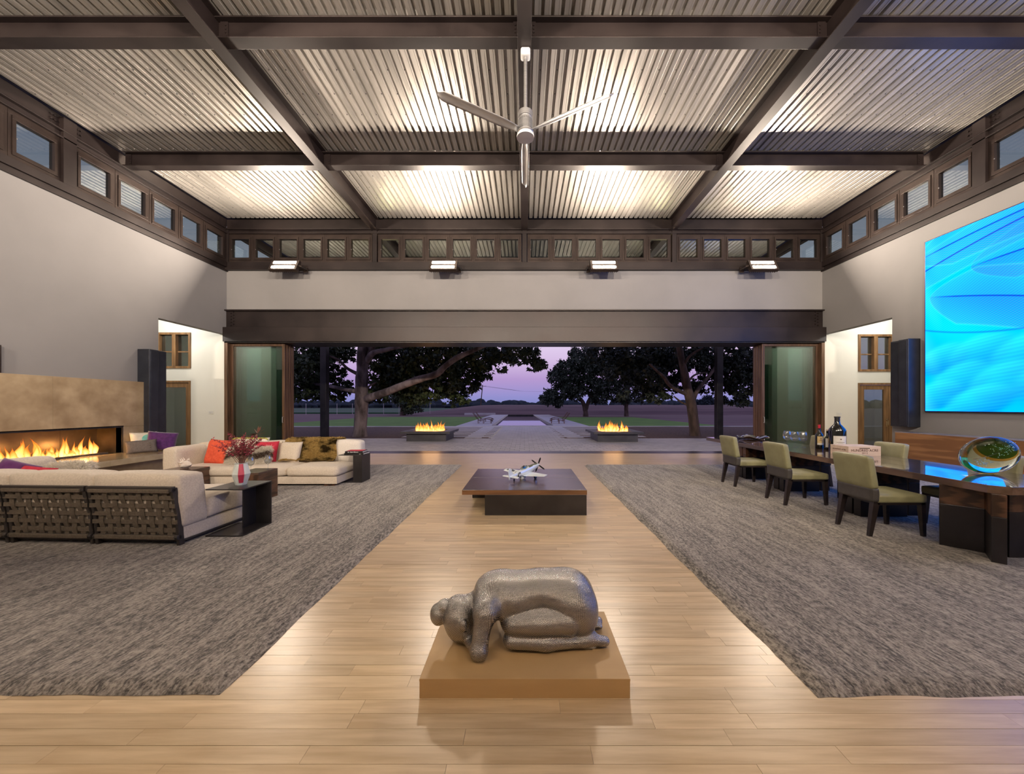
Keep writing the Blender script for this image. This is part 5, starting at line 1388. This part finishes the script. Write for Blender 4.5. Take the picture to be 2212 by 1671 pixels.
t = thing('video_wall', 'huge wall screen showing bright cyan feathers', 'screen', (XW, 0, 0))
SX = 9.38-XW; y1s, y0s, z0s, z1s = 8.45, 1.45, 1.39, 5.33
MB().box(SX+.004, y0s-.02, z0s-.02, 0, y1s+.02, z1s+.02).build('frame', M['black_steel'], t, bevel=.004)
def screen_rgb(u, v):
    """u: metres from the far edge, v: height; returns the feather picture"""
    def nz(a, b, s=0): 
        return np.sin(a*1.7+1.3*np.sin(b*1.1+s)+s)*.5+np.sin(b*2.3+a*.9+s*2)*.3
    tone = .55+.16*nz(u*1.6, v*1.8)
    rgb = np.stack([.0+.04*np.clip(tone-.5, 0, 1), (.26+.33*tone), .80+.10*tone], -1)
    def blend(mask, col): 
        m_ = np.clip(mask, 0, 1)[..., None]; rgb[:] = rgb*(1-m_)+np.array(col)*m_
    def vane(q0, dx, dz, wid, edge, freq, dark):
        """one feather: quill from q0 along (dx,dz), barbs on both sides"""
        L_ = math.hypot(dx, dz); ex, ez = dx/L_, dz/L_; a = (u-q0[0])*ex+(v-q0[1])*ez; b = -(u-q0[0])*ez+(v-q0[1])*ex
        cur = b-.10*np.sin(a*.9); inside = (a > 0) & (np.abs(cur) < wid*np.clip(a*1.4, 0, 1)**.6)
        line = .5+.5*np.sin((a*1.0-np.abs(cur)*2.2)*freq)
        sh = np.where(cur < 0, .12, 0)+.22*line*np.exp(-np.abs(cur)/(wid*.7))
        f = np.where(inside, sh, 0); rgb[..., 0] = np.where(inside, rgb[..., 0]*.5+.10*line, rgb[..., 0])
        rgb[..., 1] *= 1-f*.9*dark; rgb[..., 2] *= 1-f*.35*dark
        blend(np.where(inside, .9*np.exp(-(cur/.012)**2), 0)*np.clip(a*2, 0, 1), (.0, .08, .30))
        rim = np.exp(-((np.abs(cur)-wid*np.clip(a*1.4, 0, 1)**.6)/.02)**2)*(a > 0)
        blend(rim*.22*edge, (.30, .66, .85))
    vane((-.9, 4.35), 3.0, .75, .40, .8, 70, .5)
    vane((-.2, 4.95), 3.0, .25, .45, .9, 64, .5)
    vane((.86, 4.43), 3.0, -.12, .50, .5, 74, .9)
    vane((.10, 4.02), 3.0, -1.05, .58, .7, 80, .9)
    bot = 3.27-.33*np.minimum(u, 1.8)+.09*np.minimum(u, 1.8)**2
    low = 1/(1+np.exp(-(bot-v)*60))
    for k, (cx, cz, rx, rz) in enumerate([(.35, 2.55, .5, .3), (1.0, 2.62, .55, .32), (1.75, 2.5, .6, .36), (.7, 2.1, .55, .32), (1.4, 2.0, .6, .34), (.25, 1.75, .5, .3), (1.0, 1.6, .6, .3), (2.2, 2.0, .7, .4), (2.6, 2.7, .7, .4), (3.4, 2.3, .8, .5), (3.2, 1.7, .8, .4)]):
        q = ((u-cx)*.94+(v-cz)*.34)/rx; w_ = (-(u-cx)*.34+(v-cz)*.94)/rz; d = np.sqrt(q*q+w_*w_)
        s = 1/(1+np.exp((d-1)*14)); g = np.clip(.5+.5*w_, 0, 1)
        for ch, (a, b) in enumerate(((.0, .10), (.25, .56), (.76, .92))): rgb[..., ch] = rgb[..., ch]*(1-.7*s*low)+(a+(b-a)*(g*.93+.07*np.sin(q*11+w_*30+cx*7)))*.7*s*low
    blend(np.exp(-((v-bot)/.018)**2)*.6, (.02, .22, .55))
    f2 = .035*np.sin((u*.8-v*1.3)*95+4*np.sin(v*3))*(1-low); rgb[..., 1] += f2; rgb[..., 2] += f2*.5
    wht = np.clip(1-u/.35, 0, 1)*(.5+.5*np.sin(v*5+u*8))*.30; blend(wht, (.25, .60, .80))
    return np.clip(rgb, 0, 1)
ys = np.concatenate([np.linspace(y1s, 6.3, 340), np.linspace(6.3, y0s, 160)[1:]]); zs = np.linspace(z0s, z1s, 380)
UU, VV = np.meshgrid(y1s-ys, zs, indexing='xy'); rgb = screen_rgb(UU, VV)
nv, nu = UU.shape
Vt = np.stack([np.full(UU.size, SX), (y1s-UU).ravel(), VV.ravel()], 1); ii = (np.arange(nv-1)[:, None]*nu+np.arange(nu-1)[None, :]).ravel()
ms = bpy.data.materials.new('screen_picture'); ms.use_nodes = True; N_ = ms.node_tree.nodes; N_.clear()
oo = N_.new('ShaderNodeOutputMaterial'); ee = N_.new('ShaderNodeEmission'); at = N_.new('ShaderNodeAttribute'); at.attribute_name = 'picture'
ms.node_tree.links.new(at.outputs['Color'], ee.inputs['Color']); ms.node_tree.links.new(ee.outputs[0], oo.inputs[0]); ee.inputs['Strength'].default_value = SCREEN_E
so = mesh_np('display', Vt, np.stack([ii, ii+nu, ii+nu+1, ii+1], 1), ms, t)
ca = so.data.color_attributes.new('picture', 'FLOAT_COLOR', 'POINT')
lin = np.where(rgb <= .04045, rgb/12.92, ((rgb+.055)/1.055)**2.4).reshape(-1, 3)
ca.data.foreach_set('color', np.concatenate([lin, np.ones((len(lin), 1))], 1).astype(np.float32).ravel())

# ================================================================ OUTSIDE THINGS
def fire_pit(lab, x, y, seed):
    t = thing('fire_pit', lab, 'fire pit', (x, y, -.005))
    MB().box(-.85, .08, 0, .85, 1.78, .33).build('base', M['pit'], t, bevel=.006)
    r_ = MB(); z0, z1 = .33, .43
    r_.box(-1.05, -.12, z0, 1.05, .28, z1).box(-1.05, 1.58, z0, 1.05, 1.98, z1).box(-1.05, .28, z0, -.65, 1.58, z1).box(.65, .28, z0, 1.05, 1.58, z1)
    r_.build('rim', M['pit'], t, bevel=.006)
    MB().box(-.66, .27, .33, .66, 1.59, .39).build('burner_bed', M['gravel'], t, kind='stuff')
    rn = random.Random(seed)
    for k in range(60):
        q = rn.uniform(-.58, .58); h = rn.uniform(.12, .42)*(1.15-.5*abs(q)) + (.16 if rn.random() < .15 else 0)
        flame(t, (q, rn.uniform(.4, 1.35), .38), h, rn.uniform(.035, .08), seed*100+k)
    ld = bpy.data.lights.new('fire_glow', 'POINT'); ld.energy = 25; ld.color = (1, .5, .16); ld.shadow_soft_size = .4
    lo = bpy.data.objects.new('fire_glow', ld); COL.objects.link(lo); lo.parent = t; lo.location = (0, .93, .72)
fire_pit('burning square steel fire pit on the patio, left of the walk', (919.5-VX)*15.4/FPX, 15.40, 3)
fire_pit('burning square steel fire pit on the patio, right of the walk', (1335-VX)*15.2/FPX, 15.15, 4)

def lounger(lab, x, y, rz):
    t = thing('pool_lounger', lab, 'lounger', (x, y, 0), rz, 'pool loungers')
    prof = [(-.95, .22), (-.75, .34), (-.45, .40), (-.10, .30), (.25, .27), (.50, .55), (.78, .92)]
    for s in (-1, 1):
        MB().tube([(p[0], s*.30, p[1]) for p in prof], .022, 6).build('side_rail', M['teak'], t)
        for xx, zz in ((-.80, .32), (-.15, .31), (.30, .31)): MB().cyl((xx, s*.30, 0), (xx+.03, s*.30, zz), .022, n=6).build('leg', M['teak'], t)
    for i in range(len(prof)-1):
        (xa, za), (xb, zb) = prof[i], prof[i+1]
        for k in range(4):
            f = (k+.5)/4; xx, zz = xa+(xb-xa)*f, za+(zb-za)*f; MB().box(xx-.030, -.30, zz+.01, xx+.030, .30, zz+.028).build('slat', M['teak'], t)
    return t
l0 = lounger('teak lounger beside the pool, nearer of the two on the left', -3.72, 31.6, math.pi)
dup(l0, (-3.95, 35.2, 0), math.pi, 'teak lounger beside the pool, farther of the two on the left')
dup(l0, (3.14, 31.4, 0), 0, 'teak lounger beside the pool, nearer of the two on the right')
dup(l0, (3.45, 35.4, 0), 0, 'teak lounger beside the pool, farther of the two on the right')

# utility pole and field fence
p0 = pd(1037.5, 873, 170); p1 = pd(1042.5, 831, 170)
t = thing('utility_pole', 'leaning wooden utility pole far beyond the pool', 'pole', (p0.x, p0.y, 0))
MB().cyl((0, 0, -.2), (p1.x-p0.x, 0, p1.z), .26, .18, 8).build('mast', M['bark_dark'], t)
MB().cyl((p1.x-p0.x-1.6, 0, p1.z-.6), (p1.x-p0.x+1.6, 0, p1.z-.6), .10, n=6).build('crossarm', M['bark_dark'], t)
for k in (-1.4, 0, 1.4):
    MB().tube([(p1.x-p0.x+k, 0, p1.z-.5), (20, 20, p1.z-2.2), (60, 30, p1.z-2.4), (110, 40, p1.z-1)], .025, 4).build('wire', M['black'], t)
for k in range(9):
    x_ = 661+k*33.5
    t = MB().cyl((0, 0, 0), (0, 0, 2.1), .045, n=8).sphere((0, 0, 2.12), .055, 8, 5).build('fence_post', M['alu'])
    t.location = (pd(x_, 896, 70).x, 70, -.14); tag(t, 'thin pale metal fence post before the green field, %s from the left' % ['first', 'second', 'third', 'fourth', 'fifth', 'sixth', 'seventh', 'eighth', 'ninth'][k], 'fence post', 'posts of the field fence')
fw = MB()
for z in (.5, 1.2, 1.9): fw.tube([(pd(600, 896, 70).x, 70, z), (pd(960, 896, 70).x, 70, z)], .012, 4)
tag(fw.build('fence_wire', M['alu']), 'thin wires strung along the field fence posts', 'wire')

# ---------------- trees
def limb(path, rad, seed, n=9, rough=.06):
    """path: list of 3D points; smooth it and add bark irregularity"""
    P = [Vector(p) for p in path]; pts = []; rr = []
    for i in range(len(P)-1):
        a, b = P[max(i-1, 0)], P[i]; c, d = P[i+1], P[min(i+2, len(P)-1)]
        for k in range(5):
            s = k/5; q = .5*((2*b)+(c-a)*s+(2*a-5*b+4*c-d)*s*s+(3*b-a-3*c+d)*s**3); pts.append(q); rr.append(rad[i]+(rad[i+1]-rad[i])*s)
    pts.append(P[-1]); rr.append(rad[-1])
    rr = [r_*(1+rough*noise.noise(p*2.5+Vector((seed, 0, 0)))*2) for r_, p in zip(rr, pts)]
    return MB().tube(pts, rr, n)
def leaves(name, m, parent, blobs, size, seed, lobed=True, keep=None):
    """blobs: (centre, (rx,ry,rz), count) ; every leaf its own small folded polygon"""
    rs = np.random.RandomState(seed); C = []
    for c, r_, k in blobs:
        d = rs.normal(0, 1, (k, 3)); d /= np.linalg.norm(d, axis=1)[:, None]; rad = rs.uniform(.25, 1, k)**.6
        # leaves gather on twigs
        tw = rs.normal(0, 1, (max(4, k//14), 3)); tw /= np.linalg.norm(tw, axis=1)[:, None]; tw *= (rs.uniform(.3, 1, len(tw))**.5)[:, None]
        d = tw[rs.randint(0, len(tw), k)]+rs.normal(0, .10, (k, 3))
        C.append(np.asarray(c)+d*np.asarray(r_))
    C = np.concatenate(C)
    if keep is not None: C = C[keep(C)]
    n = len(C)
    a = rs.normal(0, 1, (n, 3)); a[:, 2] -= .5; a /= np.linalg.norm(a, axis=1)[:, None]
    b = np.cross(a, rs.normal(0, 1, (n, 3))); b /= np.linalg.norm(b, axis=1)[:, None]; cN = np.cross(a, b)
    s = (size*rs.uniform(.6, 1.25, n))[:, None]
    if lobed: sh = [(0, 0, 0), (.30, .50, .05), (.52, .22, .06), (1.0, .0, .0), (.52, -.22, .06), (.30, -.50, .05), (.45, 0, -.03)]; fc = [(0, 1, 6), (6, 1, 2), (6, 2, 3), (6, 3, 4), (6, 4, 5), (6, 5, 0)]
    else: sh = [(0, 0, 0), (.5, .25, .04), (1, 0, 0), (.5, -.25, .04)]; fc = [(0, 1, 2), (0, 2, 3)]
    V = np.stack([C+a*s*x+b*s*y+cN*s*z for x, y, z in sh], 1).reshape(-1, 3)
    i = np.arange(n)[:, None]*len(sh); F = np.concatenate([i+list(f) for f in fc], 0)
    return mesh_np(name, V, F, m, parent, kind='stuff')
def blob(x, y, Y, rpx, k, dy=1.6, fl=.8):
    c = pd(x, y, Y); r_ = rpx*1.08*Y/FPX; return (tuple(c), (r_, dy, r_*fl), int(k*1.55))
def tree(name, lab, limbs, blobs, bark, leaf_m, size, seed, lobed=True, grp='trees beyond the patio', ground_z=-.14):
    t = thing(name, lab, 'tree', (0, 0, 0), 0, grp)
    for i, (path, rad) in enumerate(limbs):
        limb(path, rad, seed+i).build('trunk' if i == 0 else 'branch', bark, t, smooth=180)
    leaves('foliage', leaf_m, t, blobs, size, seed, lobed)
    return t
def P3(lst): return [tuple(pd(x, y, Y)) for x, y, Y in lst]
# left sycamore
YL = 18.1
ll = [(P3([(778, 948, YL), (778, 930, YL), (781, 880, YL), (781, 840, YL), (783, 800, YL), (784, 770, YL), (786, 730, YL), (790, 690, YL)]), [.38, .33, .31, .31, .29, .28, .25, .2]),
      (P3([(790, 862, YL), (800, 858, YL-.3), (835, 846, YL-.8), (865, 834, YL-1.2), (905, 819, YL-1.7), (942, 808, YL-2.0), (962, 790, YL-2.2), (988, 772, YL-2.5), (1024, 756, YL-2.8), (1060, 742, YL-3)]), [.20, .20, .18, .17, .16, .15, .13, .12, .09, .05]),
      (P3([(792, 780, YL), (806, 762, YL-.3), (830, 756, YL-.5), (862, 749, YL-.9), (900, 744, YL-1.3)]), [.17, .14, .10, .09, .05]),
      (P3([(796, 768, YL), (804, 750, YL), (812, 725, YL)]), [.15, .14, .11]),
      (P3([(768, 845, YL), (745, 841, YL+.3), (718, 835, YL+.6), (680, 829, YL+.9), (640, 826, YL+1.2)]), [.12, .10, .09, .08, .04]),
      (P3([(770, 806, YL), (750, 795, YL-.2), (732, 778, YL-.4), (712, 768, YL-.6)]), [.09, .07, .06, .03]),
      (P3([(790, 842, YL), (800, 832, YL+.3), (812, 826, YL+.5)]), [.06, .05, .03])]
bl = []
for x, y, r_, k in [(650, 760, 40, 900), (665, 800, 36, 800), (655, 840, 26, 450), (700, 765, 34, 750), (715, 805, 24, 420), (690, 845, 24, 350), (735, 760, 28, 550), (742, 835, 20, 240), (728, 850, 16, 160), (620, 790, 40, 700), (620, 850, 24, 300),
                    (820, 775, 36, 850), (860, 775, 40, 1000), (830, 815, 34, 800), (875, 810, 40, 1100), (905, 780, 44, 1200), (925, 840, 34, 750), (890, 845, 30, 600), (955, 775, 42, 1100), (960, 820, 32, 700), (985, 845, 24, 380), (1000, 780, 40, 900), (1010, 825, 28, 480), (1000, 860, 14, 130),
                    (1040, 765, 36, 750), (1045, 800, 22, 300), (1075, 760, 30, 480), (1095, 775, 20, 220), (1110, 760, 28, 380), (1145, 765, 24, 320), (1165, 785, 16, 150), (1150, 790, 12, 70), (1085, 795, 9, 50), (970, 870, 10, 50), (820, 865, 12, 60), (815, 848, 14, 110)]:
    bl.append(blob(x, y, 18.9+((x*7+y*3) % 17)*.17, r_, k, 1.1))
tree('sycamore_tree', 'large mottled sycamore with a long low branch, left of the walk', ll, bl, M['bark'], M['leaf'], .21, 31)
# right sycamore
YR_ = 18.6
ll = [(P3([(1502, 950, YR_), (1501, 936, YR_), (1497, 900, YR_), (1493, 872, YR_), (1484, 835, YR_), (1477, 800, YR_), (1470, 765, YR_), (1465, 735, YR_), (1462, 700, YR_)]), [.33, .27, .25, .24, .22, .19, .16, .14, .10]),
      (P3([(1487, 852, YR_), (1465, 843, YR_-.3), (1446, 831, YR_-.6), (1434, 814, YR_-.8), (1418, 800, YR_-1), (1403, 786, YR_-1.2)]), [.11, .10, .09, .075, .06, .04]),
      (P3([(1496, 866, YR_), (1505, 846, YR_+.2), (1522, 823, YR_+.4), (1538, 803, YR_+.6), (1552, 782, YR_+.8), (1568, 768, YR_+1)]), [.13, .11, .09, .08, .06, .04]),
      (P3([(1477, 790, YR_), (1487, 772, YR_-.2), (1502, 760, YR_-.3), (1520, 750, YR_-.5)]), [.09, .07, .06, .03]),
      (P3([(1488, 876, YR_), (1470, 867, YR_+.2), (1455, 855, YR_+.4)]), [.05, .045, .03]),
      (P3([(1484, 828, YR_), (1500, 810, YR_+.4), (1525, 804, YR_+.8)]), [.06, .05, .03])]
bl = []
for x, y, r_, k in [(1300, 762, 32, 500), (1335, 770, 34, 650), (1370, 765, 36, 800), (1365, 805, 32, 600), (1400, 775, 34, 750), (1405, 815, 32, 600), (1395, 850, 22, 260), (1430, 760, 34, 700), (1440, 800, 30, 600), (1440, 842, 24, 320), (1420, 858, 14, 110), (1460, 775, 28, 450), (1462, 825, 20, 240), (1495, 780, 30, 550), (1510, 755, 30, 550), (1520, 830, 24, 380), (1535, 790, 30, 600),
                    (1575, 765, 34, 800), (1575, 805, 34, 800), (1600, 830, 30, 560), (1585, 860, 22, 260), (1615, 780, 34, 750), (1640, 800, 30, 500), (1620, 860, 18, 160), (1650, 770, 30, 400), (1350, 850, 16, 100), (1320, 800, 24, 300)]:
    bl.append(blob(x, y, 19.3+((x*5+y*3) % 17)*.17, r_, k, 1.1))
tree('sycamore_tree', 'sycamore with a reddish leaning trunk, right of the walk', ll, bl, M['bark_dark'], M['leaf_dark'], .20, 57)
# trees on the lawn edge
Y2 = 57
ll = [(P3([(1265, 903, Y2), (1265, 890, Y2), (1262, 876, Y2), (1256, 864, Y2), (1240, 852, Y2), (1222, 846, Y2)]), [.5, .38, .34, .30, .24, .14]),
      (P3([(1266, 884, Y2), (1270, 870, Y2), (1277, 856, Y2), (1288, 838, Y2)]), [.32, .30, .26, .18])]
bl = [blob(x, y, Y2, r_, k, 3.5) for x, y, r_, k in [(1190, 855, 17, 650), (1180, 862, 13, 350), (1205, 868, 12, 260), (1205, 815, 20, 800), (1220, 795, 20, 800), (1235, 830, 24, 1000), (1215, 845, 20, 600), (1255, 810, 26, 1100), (1275, 790, 26, 900), (1280, 835, 22, 700), (1250, 780, 18, 500), (1245, 850, 16, 350), (1285, 860, 12, 200)]]
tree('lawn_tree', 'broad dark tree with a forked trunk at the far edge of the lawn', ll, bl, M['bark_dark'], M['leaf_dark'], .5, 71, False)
Y3 = 58
ll = [(P3([(1353.5, 903, Y3), (1353, 890, Y3), (1353, 870, Y3), (1356, 850, Y3), (1360, 820, Y3)]), [.42, .33, .32, .30, .2]), (P3([(1353, 862, Y3), (1340, 850, Y3), (1325, 835, Y3)]), [.3, .25, .15])]
bl = [blob(x, y, Y3, r_, k, 3.5) for x, y, r_, k in [(1305, 790, 26, 900), (1330, 770, 28, 900), (1340, 810, 30, 1100), (1305, 830, 24, 800), (1325, 850, 20, 500), (1375, 800, 28, 900), (1370, 840, 24, 700), (1295, 858, 14, 260), (1350, 860, 14, 220), (1390, 860, 10, 120), (1270, 760, 20, 500), (1240, 762, 12, 200)]]
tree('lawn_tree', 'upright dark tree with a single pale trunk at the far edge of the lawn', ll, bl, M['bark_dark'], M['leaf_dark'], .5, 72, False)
Y4 = 64
ll = [(P3([(870, 899, Y4), (870, 885, Y4), (871, 860, Y4), (872, 835, Y4)]), [.55, .4, .36, .2])]
bl = [blob(x, y, Y4, r_, k, 3) for x, y, r_, k in [(880, 865, 20, 600), (868, 850, 24, 700), (890, 848, 24, 700), (850, 858, 14, 250), (895, 878, 13, 300), (905, 858, 14, 300), (882, 886, 10, 160)]]
tree('lawn_tree', 'small rounded tree beyond the branch of the left sycamore', ll, bl, M['bark_dark'], M['leaf'], .5, 73, False)
Y5 = 110
ll = [(P3([(1528, 893, Y5), (1528, 880, Y5), (1528, 866, Y5)]), [.5, .42, .3])]
bl = [blob(x, y, Y5, r_, k, 4) for x, y, r_, k in [(1528, 866, 13, 500), (1517, 872, 8, 200), (1539, 872, 8, 200)]]
tree('lawn_tree', 'low round tree out in the dry field at the right', ll, bl, M['bark_dark'], M['far_tree'], .9, 74, False)
